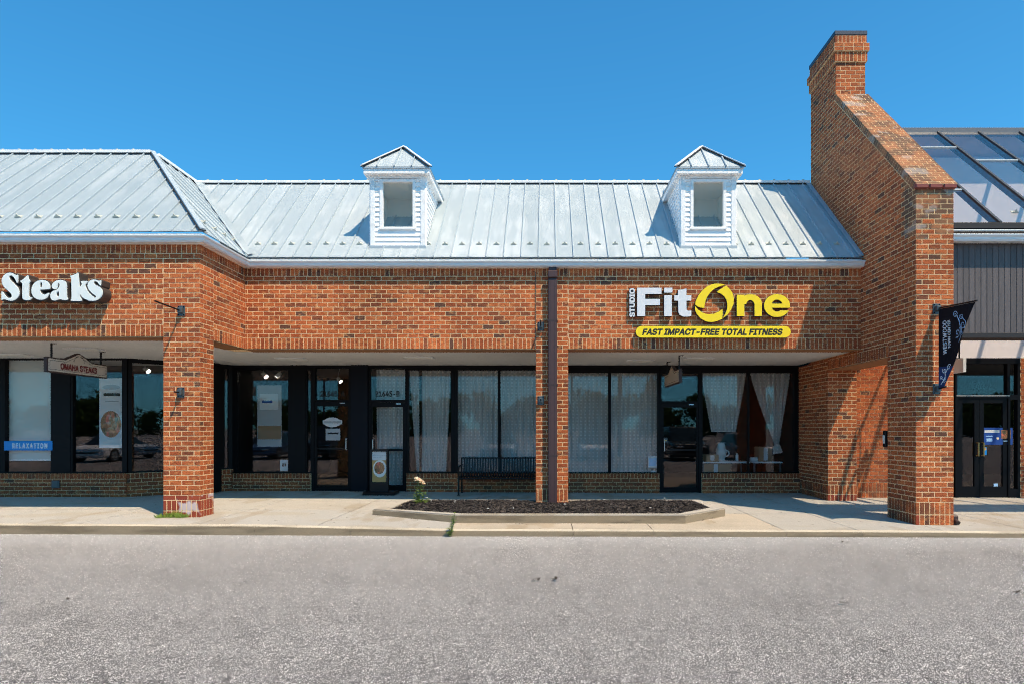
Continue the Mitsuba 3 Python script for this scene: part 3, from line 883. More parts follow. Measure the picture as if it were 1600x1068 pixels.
# ------------------------------------------------------------------ dormers
def dormer(cx, label):
    yf, yb = 11.61, 13.45
    hw = 0.528
    z0 = EAVE_Z + (yf - EY_M)                       # where the front meets the roof
    ze = 6.42                                       # eave
    wx0, wx1, wz0, wz1 = cx - 0.2875, cx + 0.2875, 5.413, 6.278
    dk = numbered(f'{B2}__dormer')
    body = sbox(cx - hw + 0.012, z0 - 0.05, cx + hw - 0.012, ze).difference(sbox(wx0, wz0, wx1, wz1))
    scene[dk] = mikit.ply(cat(slab_xz(body, yf + 0.012, yf + 0.06),
                              slab_yz(Polygon([(yf + 0.061, z0 - 0.02), (yb, EAVE_Z + yb - EY_M), (yb, ze), (yf + 0.061, ze)]), cx - hw + 0.012, cx - hw + 0.05),
                              slab_yz(Polygon([(yf + 0.061, z0 - 0.02), (yb, EAVE_Z + yb - EY_M), (yb, ze), (yf + 0.061, ze)]), cx + hw - 0.05, cx + hw - 0.012)), 'white_paint')
    labels[dk] = {'label': label}
    # corner boards
    cb = 0.085
    for s in (-1, 1):
        xa = cx + s * hw
        part(dk, 'corner_board', box(xa, xa - s * cb, yf - 0.022, yf + 0.0115, z0 - 0.005, ze, 0.002), 'white_paint')
        part(dk, 'corner_board', box(xa + s * 0.022, xa - s * 0.0115, yf + 0.012, yf + 0.08, z0 + 0.02, ze, 0.002), 'white_paint')
    # lapped boards
    ex = 0.0955

    def lap(xa, xb, z):
        v = [[xa, yf + 0.011, z + ex + 0.01], [xb, yf + 0.011, z + ex + 0.01], [xb, yf - 0.014, z], [xa, yf - 0.014, z], [xa, yf + 0.012, z], [xb, yf + 0.012, z]]
        return quads(v, [[3, 2, 1, 0], [4, 5, 2, 3]])
    z = z0 + 0.03
    while z < ze - 0.03:
        zt = min(z + ex, ze - 0.005)
        spans = [(cx - hw + cb + 0.002, cx + hw - cb - 0.002)]
        if zt > wz0 - 0.055 and z < wz1 + 0.05:
            spans = [(cx - hw + cb + 0.002, wx0 - 0.058), (wx1 + 0.058, cx + hw - cb - 0.002)]
        for a, b in spans:
            part(dk, 'board', lap(a, b, z), 'white_paint')
        z += ex
    for s in (-1, 1):
        z = z0 + 0.06
        while z < ze - 0.05:
            ys_ = yf + 0.085
            ye = min(z + 0.0 - EAVE_Z + EY_M - 0.03, yb)
            if ye - ys_ > 0.05:
                xo, xi = cx + s * (hw + 0.016), cx + s * (hw - 0.011)
                v = [[xi, ys_, z + ex + 0.008], [xi, ye, z + ex + 0.008], [xo, ye, z], [xo, ys_, z], [xi, ys_, z], [xi, ye, z]]
                f = [[3, 2, 1, 0], [4, 5, 2, 3]]
                part(dk, 'board', quads(v, f if s < 0 else [q[::-1] for q in f]), 'white_paint')
            z += ex
    # window: casing, sill, pane and the white lined box behind it
    part(dk, 'casing', slab_xz(sbox(wx0 - 0.055, wz0 - 0.05, wx1 + 0.055, wz1 + 0.05).difference(sbox(wx0, wz0, wx1, wz1)), yf - 0.024, yf + 0.0105), 'white_paint')
    part(dk, 'sill', box(wx0 - 0.075, wx1 + 0.075, yf - 0.040, yf - 0.0245, wz0 - 0.05, wz0 - 0.012, 0.003), 'white_paint')
    part(dk, 'pane', quads([[wx0 - 0.004, yf + 0.03, wz0 - 0.004], [wx1 + 0.004, yf + 0.03, wz0 - 0.004], [wx1 + 0.004, yf + 0.03, wz1 + 0.004], [wx0 - 0.004, yf + 0.03, wz1 + 0.004]]), 'glass')
    part(dk, 'lining', cat(box(cx - 0.46, cx + 0.46, yf + 0.9, yf + 0.92, z0, ze), box(cx - 0.46, cx - 0.44, yf + 0.065, yf + 0.9, z0, ze), box(cx + 0.44, cx + 0.46, yf + 0.065, yf + 0.9, z0, ze),
                           box(cx - 0.44, cx + 0.44, yf + 0.065, yf + 0.9, wz0 - 0.02, wz0 - 0.002), box(cx - 0.44, cx + 0.44, yf + 0.065, yf + 0.9, wz1 + 0.01, wz1 + 0.03)), 'tile_white')
    # eave board, soffit and hipped roof
    ov, of = 0.097, 0.14
    ex0, ex1, ef = cx - hw - ov, cx + hw + ov, yf - of
    part(dk, 'eave_board', cat(box(ex0, ex1, ef, ef + 0.025, ze - 0.03, ze + 0.085, 0.003),
                               box(ex0, ex0 + 0.025, ef + 0.026, 13.02, ze - 0.03, ze + 0.085), box(ex1 - 0.025, ex1, ef + 0.026, 13.02, ze - 0.03, ze + 0.085)), 'white_paint')
    part(dk, 'soffit', box(ex0 + 0.026, ex1 - 0.026, ef + 0.026, 13.0, ze - 0.012, ze + 0.006), 'white_paint')
    part(dk, 'frieze', box(cx - hw + 0.09, cx + hw - 0.09, yf - 0.026, yf - 0.0145, ze - 0.075, ze - 0.013), 'white_paint')
    rx0, rx1, rf, zr0 = ex0 - 0.018, ex1 + 0.018, ef - 0.025, ze + 0.088
    half = (rx1 - rx0) / 2
    rise = 0.66
    za = zr0 + rise
    ap, bk = np.array([cx, rf + half, za]), np.array([cx, 13.75, za])
    c0, c1 = np.array([rx0, rf, zr0]), np.array([rx1, rf, zr0])
    b0, b1 = np.array([rx0, 13.10, zr0]), np.array([rx1, 13.10, zr0])
    v = [c0, c1, ap, bk, b0, b1]
    m = trimesh.Trimesh(np.array(v), [[0, 1, 2], [0, 2, 3], [0, 3, 4], [1, 5, 3], [1, 3, 2]], process=False)
    rk = part(dk, 'roof', m, 'roof_metal', uv=flat_uv(m, 0.9))
    part(dk, 'drip_edge', cat(box(rx0, rx1, rf + 0.004, rf + 0.02, zr0 - 0.028, zr0 - 0.002), box(rx0 + 0.004, rx0 + 0.02, rf + 0.021, 13.05, zr0 - 0.028, zr0 - 0.002), box(rx1 - 0.02, rx1 - 0.004, rf + 0.021, 13.05, zr0 - 0.028, zr0 - 0.002)), 'roof_seam')
    nf = np.array([0, -rise, half]); nf /= np.linalg.norm(nf)
    for q, c in ((-1, c0), (1, c1)):
        hn = np.array([q * rise, -rise, 2 * half]) ; hn /= np.linalg.norm(hn)
        part(dk, 'hip_cap', strip(c + hn * 0.016, ap + hn * 0.016, 0.075, 0.022, hn), 'white_paint')
        part(dk, 'hip_joint', strip(c + hn * 0.002, ap + hn * 0.002, 0.115, 0.0135, hn), 'dark_trim')
    for off in (-0.36, -0.03, 0.30):
        t = 1 - abs(off) / half
        a = np.array([cx + off, rf, zr0]) + nf * 0.002
        b = a + (np.array([0, half, rise])) * t * 0.93
        part(dk, 'seam', strip(a, b, 0.02, 0.03, nf), 'roof_seam')
    part(dk, 'ridge_cap', strip(ap + EZ * 0.004, bk + EZ * 0.004, 0.10, 0.02), 'white_paint')
    part(dk, 'base_flashing', box(cx - hw - 0.02, cx + hw + 0.02, yf - 0.04, yf - 0.0225, z0 - 0.035, z0 + 0.028), 'roof_seam')


dormer(-2.865, 'white dormer on the left half of the metal roof')
dormer(3.115, 'white dormer nearer the chimney wall')

# downpipe on the middle pillar
dxa, dxb = X(856.5, YM - 0.12), X(870.5, YM - 0.12)
dp = part(B2, 'downpipe', box(dxa, dxb, YM - 0.125, YM - 0.012, 0.12, 4.36, 0.012), 'bronze', label='purple brown downpipe on the middle pillar')
part(dp, 'elbow', cat(box(dxa - 0.008, dxb + 0.008, YM - 0.15, YM - 0.008, 4.361, 4.50, 0.015), box(dxa + 0.01, dxb - 0.01, YM - 0.10, YM - 0.03, 4.501, 4.58)), 'bronze')
for z in (1.02, 2.35, 3.55):
    part(dp, 'strap', cat(box(dxa - 0.012, dxb + 0.012, YM - 0.129, YM - 0.1255, z, z + 0.03), box(dxa - 0.012, dxa - 0.0005, YM - 0.1255, YM - 0.006, z, z + 0.03), box(dxb + 0.0005, dxb + 0.012, YM - 0.1255, YM - 0.006, z, z + 0.03)), 'bronze_dark')
part(dp, 'rib', cat(box(dxa + 0.035, dxa + 0.045, YM - 0.1285, YM - 0.1255, 0.14, 4.35), box(dxb - 0.055, dxb - 0.045, YM - 0.1285, YM - 0.1255, 0.14, 4.35)), 'bronze_dark')
part(B2, 'conduit', tube([[CPa - 0.005, YM - 0.012, 3.06], [CPa - 0.005, YM - 0.012, 4.5]], 0.006, 6), 'bronze')

# ------------------------------------------------------------------ gable wall with chimney
CY, CB = 12.43, 13.60
ZF, ZS, ZT = 5.43, 8.37, 9.63
OA, OB, OZ = 10.54, 12.77, 2.79
side = Polygon([(YT, -0.05), (YT, ZF), (CY, ZS), (CY, ZT), (CB, ZT), (CB, 3.0), (YS + 0.05, 3.0), (YS + 0.05, -0.05), (OB, -0.05), (OB, OZ), (OA, OZ), (OA, -0.05)])
gw = part(GW, 'wall', slab_yz(side.buffer(-REC, join_style=2), XA + REC, XB - REC), 'mortar')
up_courses = lambda a, b: (a, b, 'run')
n_c = 0
zs = 0.0
tb = [(-0.03, 0.15, 'sold'), (0.15, 0.15 + BL, 'sold'), (0.15 + BL, 10.0, 'run')]
tb[2] = (0.15 + BL, 0.15 + BL + CH * 118, 'run')
mirror = lambda poly: affinity.scale(poly, -1, 1, origin=(0, 0))
opening = sbox(OA, -1, OB, OZ)
sold = sbox(OA - 0.06, OZ, OB, OZ + BL)
wx = lambda u, v: 2 if (v > ZF - 0.75 and u > -YT - 0.35) else 0
brick_face(GW, gw, (XA, 0, 0), -EX, mirror(side.difference(sold)), tb, phase=-YT % BL, kind_fn=wx)
brick_face(GW, gw, (XA, 0, 0), -EX, mirror(sold), [(OZ, OZ + BL, 'sold')], phase=0.0)
wf = lambda u, v: 2 if v > ZF - 0.65 + 0.2 * math.sin(u * 40) else (1 if v < 0.15 and u < XA + 0.09 else 0)
brick_face(GW, gw, (0, YT, 0), -EY, sbox(XA, -0.03, XB, ZF), tb, phase=XA % BL, kind_fn=wf)
brick_face(GW, gw, (0, OB, 0), -EY, sbox(XA, -0.03, XB, OZ), tb, phase=XA % BL, kind_fn=lambda u, v: 1 if v < 0.12 else 0)
brick_face(GW, gw, (0, OA, 0), EY, mirror(sbox(XA, -0.03, XB, OZ)), tb, phase=0.0)
brick_face(GW, gw, (XB, 0, 0), EX, side.difference(sbox(YT - 1, -1, YS + 1, 3.0)), tb, phase=0.05)
brick_face(GW, gw, (XB, 0, 0), EX, sbox(YT, -0.03, OA, 3.0), tb, phase=0.05)
part(gw, 'lintel', box(XA + 0.012, XB - 0.012, OA + 0.004, OB - 0.004, OZ - 0.012, OZ), 'lintel_mat')
# sloping coping: three bricks wide, laid on edge, slightly proud
sv = np.array([0, CY - YT, ZS - ZF]); sl = np.linalg.norm(sv); sv /= sl
sn = np.cross(EX, sv)
cop = part(GW, 'coping', frame(box(XA - 0.0172, XB + 0.030, 0.0, sl - 0.002, -0.06, 0.0592), (0, YT, ZF), EX, sv, sn), 'mortar')
st = BRICKS.setdefault(GW, [])
brick_face(GW, cop, np.array([0, YT, ZF]) + sn * 0.062, sn, sbox(XA - 0.024, 0.0, XB + 0.034, sl), [(0.0, sl, 'run')], V=sv, phase=(XA - 0.024) % BL, kind=2)
brick_face(GW, cop, np.array([XA - 0.022, YT, ZF]), -EX, Polygon([(0, 0.004), (0, 0.055), (-sl * 1.0, 0.055), (-sl * 1.0, 0.004)]) if False else Polygon([(-0.0, -0.02), (-0.0, 0.055), (-0.01, 0.055), (-0.01, -0.02)]), [(-0.02, 0.055, 'run')])
edge_n = -EX
Vs = np.cross(edge_n, sv)
Vs = sn
Us = np.cross(Vs, edge_n)
sgn = 1 if Us @ sv > 0 else -1
brick_face(GW, cop, np.array([XA - 0.020, YT, ZF]), edge_n, sbox(0, -0.055, sl, 0.055) if sgn > 0 else sbox(-sl, -0.055, 0, 0.055), [(-0.055, 0.055, 'sold')], V=sn, kind=2)
for i in range(3):
    a = XA - 0.035 + i * 0.227
    part(cop, 'nose_brick', box(a + 0.004, a + 0.223, YT - 0.045, YT + 0.02, ZF - 0.035, ZF + 0.055, 0.018), 'cap_red' if 'cap_red' in scene else M('cap_red', (0.23, 0.05, 0.035), 0.5), smooth=30)
# chimney top: soldier band and two stepped courses, then the metal cap
ch = part(GW, 'chimney', cat(box(XA + REC, XB - REC, CY + REC, CB - REC, ZS - 0.1, 9.09), box(XA - 0.0272, XB + 0.0272, CY - 0.0272, CB + 0.0272, 9.091, 9.295), box(XA - 0.0572, XB + 0.0572, CY - 0.0572, CB + 0.0572, 9.296, 9.455), box(XA - 0.0172, XB + 0.0172, CY - 0.0172, CB + 0.0172, 9.456, 9.64)), 'mortar')
for z0, z1_, o, how in ((9.091, 9.295, 0.030, 'sold'), (9.297, 9.375, 0.060, 'run'), (9.375, 9.455, 0.060, 'run'), (9.457, 9.64, 0.020, 'sold')):
    a, b, c, d = XA - o, XB + o, CY - o, CB + o
    brick_face(GW, ch, (0, c, 0), -EY, sbox(a, z0, b, z1_), [(z0, z1_, how)], phase=a % BL)
    brick_face(GW, ch, (a, 0, 0), -EX, sbox(-d, z0, -c, z1_), [(z0, z1_, how)])
    brick_face(GW, ch, (b, 0, 0), EX, sbox(c, z0, d, z1_), [(z0, z1_, how)])
brick_face(GW, ch, (0, CY, 0), -EY, sbox(XA, ZS - 0.02, XB, 9.09), [(ZS - 0.02, 9.09, 'run')], phase=XA % BL)
part(ch, 'cap', box(XA - 0.03, XB + 0.03, CY - 0.03, CB + 0.03, 9.642, 9.73, 0.006), M('cap_metal', (0.05, 0.06, 0.085), 0.4, metallic=0.4), label='dark metal cap on the chimney')
# wall lamp in the passage
k = part(GW, 'wall_lamp', box(XA - 0.03, XA + 0.06, OA + 0.02, OA + 0.10, Z(698, OA), Z(672, OA), 0.01), 'black_metal', label='small black and white lamp in the passage')
part(k, 'lens', box(XA - 0.038, XA - 0.0305, OA + 0.03, OA + 0.085, Z(692, OA), Z(679, OA), 0.002), 'tile_white')

# ------------------------------------------------------------------ right shop
YR, Y3 = YL, 13.35
w3 = core(B3, 'wall', box(XB + 0.002, X(1491, Y3) - 0.05, 13.308, 13.5, -0.05, ZC + 0.05))
brick_face(B3, w3, (0, 13.30, 0), -EY, sbox(XB, -0.03, X(1491, Y3) - 0.05, ZC + 0.05), [(-0.03, 0.15, 'sold'), (0.15, 0.15 + BL, 'sold'), (0.15 + BL, ZC + 0.05, 'run')], phase=0.03)
w3b = core(B3, 'wall', box(X(1592, Y3), X(1592, Y3) + 1.6, 13.308, 13.5, -0.05, ZC + 0.05))
brick_face(B3, w3b, (0, 13.30, 0), -EY, sbox(X(1592, Y3), -0.03, X(1592, Y3) + 1.6, ZC + 0.05), [(-0.03, ZC + 0.05, 'run')], phase=0.03)
sd = part(B3, 'siding', box(XB + 0.004, XE, YR + 0.015, YR + 0.3, 3.12, 4.60), 'dark_trim')
x = XB + 0.006
while x < XE:
    xe = min(x + 0.098, XE)
    m = box(x, xe - 0.006, YR - 0.002, YR + 0.0145, 3.11, 4.60, 0.003)
    part(sd, 'board', m, 'siding_mat', uv=flat_uv(m, rng.uniform()))
    x += 0.098
part(B3, 'beam_trim', box(XB + 0.004, XE, YR - 0.015, YR + 0.30, 3.03, 3.108, 0.004), 'dark_trim')
part(B3, 'upper_wall', box(XB + 0.004, XE, Y3 - 0.03, Y3 + 0.15, ZC + 0.055, 7.52), M('plaster_pink', (0.80, 0.73, 0.72), 0.85), label='pale pink plaster wall under the glazed roof')
prof_x = [XB + 0.002, XE]
gutter_run(B3, [(XB + 0.004, YR - 0.04), (XE, YR - 0.04)], 'pale grey gutter of the right shop')
part(B3, 'gutter_back', box(XB + 0.004, XE, YR - 0.038, YR + 0.05, 4.605, 4.70), 'dark_trim')
part(B3, 'roof_kerb', box(XB + 0.004, XE, YR + 0.052, YR + 0.2, 4.60, 4.93), 'dark_trim')
part(B3, 'pipe', tube([[XB + 0.02, YR - 0.005, 4.80], [XE, YR - 0.005, 4.80]], 0.018, 8), 'roof_seam', smooth=40)
dn = part(B3, 'downpipe', box(XB + 0.012, XB + 0.062, YT + 0.10, YT + 0.17, 0.05, 4.58, 0.008), 'bronze', label='slim brown downpipe beside the chimney wall')
part(dn, 'boot', cat(box(XB + 0.004, XB + 0.11, YT + 0.03, YT + 0.20, -0.03, 0.14, 0.02), tube([[XB + 0.055, YT + 0.06, 0.06], [XB + 0.055, YT - 0.03, 0.02]], 0.035, 10)), 'bronze_dark')
# glazed roof: pale sheets below, glass on dark bars above
gy0, gz0, gr = YR + 0.06, 4.93, 2.99
NG = NF
O3 = np.array([0, gy0, gz0]); gl = gr * math.sqrt(2); gs = np.array([0, 1, 1]) / math.sqrt(2)
rg = part(B3, 'roof', cat(box(XB + 0.004, XE, gy0 - 0.03, gy0 + 0.02, gz0 - 0.16, gz0 - 0.095)), 'dark_trim')
xb0 = X(1463, gy0 + gr)
k = -3
bars = []
while xb0 + 0.88 * k < XE:
    xv = xb0 + 0.88 * k
    if xv > XB:
        bars.append(xv)
        part(rg, 'bar', frame(box(xv - 0.026, xv + 0.026, 0, gl, -0.09, 0.04, 0.004), O3, EX, gs, NG), 'roof_bar')
    k += 1
edges = [XB] + bars + [XE]
for i in range(len(edges) - 1):
    a, b = edges[i] + 0.027, edges[i + 1] - 0.027
    if b - a < 0.05: continue
    cut = [0.45, 0.30, 0.78, 0.62, 0.42, 0.72, 0.55, 0.35][i % 8] * gl
    for s0, s1 in ((0.02, cut - 0.02), (cut + 0.02, gl - 0.02)):
        part(rg, 'pane', frame(quads([[a, s0, 0], [b, s0, 0], [b, s1, 0], [a, s1, 0]]), O3 + NG * 0.02, EX, gs, NG), 'glass_clear')
    part(rg, 'cross_bar', frame(box(a, b, cut - 0.02, cut + 0.02, -0.01, 0.035, 0.003), O3, EX, gs, NG), 'roof_seam')
part(rg, 'ridge_beam', box(XB + 0.01, XE, gy0 + gr - 0.06, gy0 + gr + 0.06, gz0 + gr - 0.07, gz0 + gr + 0.075, 0.005), 'ridge_grey' if 'ridge_grey' in scene else M('ridge_grey', (0.14, 0.15, 0.17), 0.5))
part(rg, 'eave_bar', box(XB + 0.01, XE, gy0 - 0.045, gy0 + 0.03, gz0 - 0.09, gz0 + 0.01, 0.004), 'dark_trim')
for xq in (7.95, 9.45, 10.4):
    snow_guard(rg, O3 + EX * xq + gs * 0.36 + NG * 0.026, EX, gs, NG)
part(rg, 'back_slope', quads([[XB, gy0 + gr + 0.02, gz0 + gr], [XE, gy0 + gr + 0.02, gz0 + gr], [XE, gy0 + 2 * gr, gz0], [XB, gy0 + 2 * gr, gz0]]), 'skyroof_panel')
# double door and transom
D = Y3
b3 = float(walk_z(9.5, Y3)) - 0.005
xa, xb = X(1491, D), X(1592, D)
zt = 3.095
tr = (X(1494, D), Z(616, D), X(1572, D), Z(568, D)); tr2 = (X(1576, D), Z(616, D), X(1588, D), Z(568, D))
mid = X(1529, D)
la = (xa + 0.07, b3 + 0.012, mid - 0.004, Z(622, D)); lb = (mid + 0.004, b3 + 0.012, X(1573, D), Z(622, D))
sl_ = (X(1576.5, D), b3 + 0.2, X(1588, D), Z(624, D))
dk = part(B3, 'door', ring((xa, b3, xb, zt), [tr, tr2, (la[0] - 0.005, b3 - 1, lb[2] + 0.005, la[3] + 0.006), sl_], D - 0.04, D + 0.07), 'frame_black', label='black framed double door of the right shop')
for a in (tr, tr2, sl_):
    pane(dk, a[0] - 0.005, a[2] + 0.005, a[1] - 0.005, a[3] + 0.005, D + 0.02)
for L_, hs in ((la, 1), (lb, -1)):
    g = (L_[0] + 0.10, L_[1] + 0.24, L_[2] - 0.10, L_[3] - 0.10)
    part(dk, 'leaf', ring(L_, [g], D - 0.02, D + 0.03), 'frame_black')
    pane(dk, g[0] - 0.005, g[2] + 0.005, g[1] - 0.005, g[3] + 0.005, D + 0.005)
    hx = L_[2] - 0.055 if hs > 0 else L_[0] + 0.055
    part(dk, 'handle', tube([[hx, D - 0.02, b3 + 0.93], [hx, D - 0.08, b3 + 0.93], [hx, D - 0.08, b3 + 1.22], [hx, D - 0.02, b3 + 1.22]], 0.017), 'brass', smooth=40)
part(dk, 'transom_bar', box(xa + 0.02, tr[2] + 0.05, D - 0.048, D - 0.0405, Z(618.5, D), Z(616.5, D)), M('alu', (0.42, 0.38, 0.35), 0.4, metallic=0.6))

# ------------------------------------------------------------------ letter signs
def sign_letter(parent, poly, yf, yw, face_mat, edge=0.012):
    """A channel letter: dark can on the wall, coloured face in front."""
    can = part(parent, 'letter', slab_xz(poly.buffer(edge, join_style=1), yf + 0.012, yw), 'letter_side')
    part(can, 'face', slab_xz(poly, yf, yf + 0.0115), face_mat)
    return can


def px_poly(pts, scale, ox, oy, D, n=4, corners=False):
    q = [(X(ox + a / scale, D), Z(oy + b / scale, D)) for a, b in pts]
    return Polygon(q) if corners else smooth_poly(q, n)


sg = thing('letter_sign', 'big white raised letters reading Steaks on the left brick beam', 'sign')
D = YL - 0.19
zA, zB = (16.433, 0, 420), (16.433, 85, 420)
Sp = [(395, 165), (425, 170), (455, 165), (458, 260), (450, 360), (425, 350), (400, 300), (360, 230), (310, 185), (262, 178), (232, 205), (245, 262), (300, 330), (390, 420), (460, 500), (492, 590), (490, 660), (460, 730), (410, 780), (340, 815), (260, 822), (180, 805), (120, 785), (75, 790), (35, 800), (33, 700), (35, 595), (65, 600), (100, 640), (130, 690), (180, 735), (240, 755), (285, 735), (300, 690), (280, 640), (220, 580), (130, 500), (75, 430), (45, 350), (45, 280), (70, 210), (120, 150), (180, 118), (250, 108), (320, 118), (365, 150)]
tp = [(520, 320), (570, 290), (630, 240), (680, 190), (720, 178), (732, 260), (772, 325), (745, 375), (742, 530), (740, 690), (760, 730), (790, 735), (822, 740), (790, 785), (720, 810), (640, 805), (590, 780), (570, 720), (568, 540), (568, 385), (545, 362)]
ep = [(1280, 515), (1275, 430), (1240, 360), (1170, 310), (1080, 293), (990, 305), (910, 345), (850, 410), (815, 490), (805, 580), (825, 670), (880, 740), (960, 785), (1050, 800), (1130, 785), (1200, 745), (1240, 690), (1262, 630), (1220, 630), (1170, 660), (1110, 660), (1060, 630), (1030, 580), (1032, 540), (1100, 535), (1200, 528)]
eh = [(1030, 480), (1025, 400), (1035, 360), (1055, 350), (1075, 365), (1080, 410), (1072, 470), (1050, 490)]
ap_ = [(-50, 505), (0, 528), (45, 520), (75, 480), (85, 420), (92, 380), (110, 373), (127, 395), (125, 450), (100, 500), (50, 545), (-10, 565), (-60, 590), (-100, 650), (-108, 720), (-80, 790), (-20, 815), (50, 810), (120, 785), (180, 790), (230, 808), (320, 800), (342, 765), (320, 730), (312, 600), (310, 420), (290, 345), (240, 308), (160, 293), (80, 300), (0, 335), (-55, 395), (-66, 455)]
ah = [(110, 580), (118, 680), (100, 715), (75, 710), (52, 670), (60, 620), (90, 585)]
kp = [(400, 195), (480, 165), (545, 140), (605, 108), (618, 220), (632, 340), (642, 440), (660, 458), (690, 430), (705, 385), (680, 345), (690, 322), (770, 320), (850, 322), (850, 345), (800, 400), (790, 430), (820, 520), (870, 600), (935, 672), (1020, 742), (1000, 790), (900, 805), (800, 785), (722, 740), (665, 675), (640, 668), (655, 720), (690, 775), (690, 825), (560, 832), (425, 822), (425, 790), (440, 740), (435, 500), (428, 250)]
sp = [(1195, 305), (1192, 370), (1185, 432), (1160, 420), (1120, 370), (1080, 330), (1035, 325), (1008, 350), (1030, 400), (1100, 440), (1180, 490), (1225, 560), (1234, 640), (1200, 720), (1120, 790), (1020, 824), (900, 822), (850, 805), (900, 790), (1000, 770), (1060, 735), (1060, 700), (980, 640), (900, 565), (858, 480), (852, 400), (890, 330), (950, 290), (1030, 280), (1100, 300), (1150, 312)]
polys = [px_poly(Sp, *zA, D), px_poly(tp, *zA, D), px_poly(ep, *zA, D).difference(px_poly(eh, *zA, D)), px_poly(ap_, *zB, D).difference(px_poly(ah, *zB, D)), px_poly(kp, *zB, D).union(px_poly(sp, *zB, D))]
for p in polys:
    sign_letter(sg, p, D, YL - 0.004, 'letter_white', 0.014)

sg = thing('letter_sign', 'white and yellow raised letters with a swirl over a yellow slogan strip', 'sign')
D = YM - 0.085
q = lambda px, py: (X(px, D), Z(py, D))


def rect(x0, y0, x1, y1):
    return sbox(X(x0, D), Z(y1, D), X(x1, D), Z(y0, D))


Fp = Polygon([q(*a) for a in ((995.6, 450.0), (1033.6, 450.0), (1033.6, 459.6), (1008.0, 459.6), (1008.0, 467.6), (1031.2, 467.6), (1031.2, 477.0), (1008.0, 477.0), (1008.0, 494.2), (995.6, 494.2))])
ip = rect(1037.8, 461.5, 1049.8, 494.2).union(rect(1037.8, 450.0, 1050.6, 457.4))
tq = Polygon([q(*a) for a in ((1059.4, 453.8), (1072.6, 451.2), (1072.6, 461.5), (1080.0, 461.5), (1080.0, 470.0), (1072.6, 470.0), (1072.6, 482.0), (1073.6, 485.0), (1076.0, 485.8), (1080.0, 485.2), (1080.0, 494.0), (1074.0, 494.8), (1067.0, 494.6), (1062.0, 492.0), (1060.0, 487.5), (1059.6, 470.0), (1053.6, 470.0), (1053.6, 461.5), (1059.4, 461.5))])
for p in (Fp, ip, tq):
    sign_letter(sg, p, D, YM - 0.02, 'letter_grey', 0.006)
zO = (14.244, 1075, 435)
petals = [[(160, 585), (180, 490), (230, 390), (310, 280), (420, 185), (530, 135), (650, 118), (760, 130), (832, 153), (760, 163), (680, 190), (590, 232), (500, 310), (430, 410), (385, 520), (360, 662), (300, 655), (220, 630)],
          [(640, 305), (730, 235), (850, 165), (930, 240), (990, 330), (1025, 450), (1015, 570), (965, 690), (890, 800), (780, 885), (832, 790), (870, 690), (880, 590), (860, 490), (815, 410), (740, 345)],
          [(155, 615), (230, 700), (320, 765), (440, 800), (570, 790), (680, 745), (768, 682), (775, 780), (762, 900), (650, 950), (520, 975), (400, 955), (280, 890), (200, 800), (160, 710)]]
for pt in petals:
    sign_letter(sg, px_poly(pt, *zO, D, corners=True).buffer(0.004).buffer(-0.004), D, YM - 0.02, 'letter_yellow', 0.005)


def ell(cx, cy, rx, ry):
    return affinity.scale(Point(0, 0).buffer(1.0, 32), rx, ry, origin=(0, 0)).__class__(affinity.translate(affinity.scale(Point(0, 0).buffer(1.0, 32), rx, ry, origin=(0, 0)), cx, cy).exterior.coords)


s = D / F
cx, cy = q(1172.5, 473.5)
arch = ell(cx, Z(475.2, D), 18.1 * s, 15.0 * s).difference(ell(cx, Z(477.5, D), 6.6 * s, 8.6 * s)).intersection(sbox(cx - 1, Z(475.5, D), cx + 1, Z(440, D)))
arch = arch.difference(rect(1140, 440, 1151.5, 480))
npoly = arch.union(rect(1151.4, 461.0, 1163.0, 494.2)).union(rect(1179.2, 474.5, 1190.6, 494.2))
sign_letter(sg, npoly.buffer(0), D, YM - 0.02, 'letter_yellow', 0.006)
cx, cy = q(1214.2, 477.7)
eo = ell(cx, cy, 20.2 * s, 17.8 * s)
ei = ell(cx, cy, 8.8 * s, 9.4 * s)
bar = rect(1203, 474.8, 1234.3, 481.0)
gap = rect(1214, 481.0, 1240, 485.2)
epoly = eo.difference(ei).difference(gap).union(bar.intersection(eo))
epoly = epoly.difference(Polygon([q(1222, 481.0), q(1240, 481.0), q(1240, 484.5), q(1224, 485.5)]))
sign_letter(sg, epoly.buffer(0), D, YM - 0.02, 'letter_yellow', 0.006)
pill = LineString([q(1002.4, 518.45), q(1226.6, 518.45)]).buffer(8.85 * s, 24)
pk = sign_letter(sg, pill, D, YM - 0.02, 'letter_yellow', 0.004)
tx = lettering('FAST IMPACT-FREE TOTAL FITNESS', 8.8 * s, 0.003, True, width=217 * s, shear=0.22, fat=0.62 * s)
part(pk, 'lettering', frame(tx, (X(1004.0, D), D - 0.0005, Z(522.9, D)), EX, EZ, -EY), 'black_print')
tx = lettering('STUDIO', 7.4 * s, 0.02, True, width=43.6 * s, fat=0.55 * s)
part(sg, 'lettering', frame(tx, (X(991.8, D), D + 0.045, Z(494.4, D)), EZ, -EX, -EY), 'letter_grey')
part(sg, 'raceway', rect(983.5, 449.5, 992.5, 495).buffer(0.004) and slab_xz(rect(983.8, 450.0, 991.9, 494.6).buffer(0.004), D + 0.046, YM - 0.02), 'letter_side')


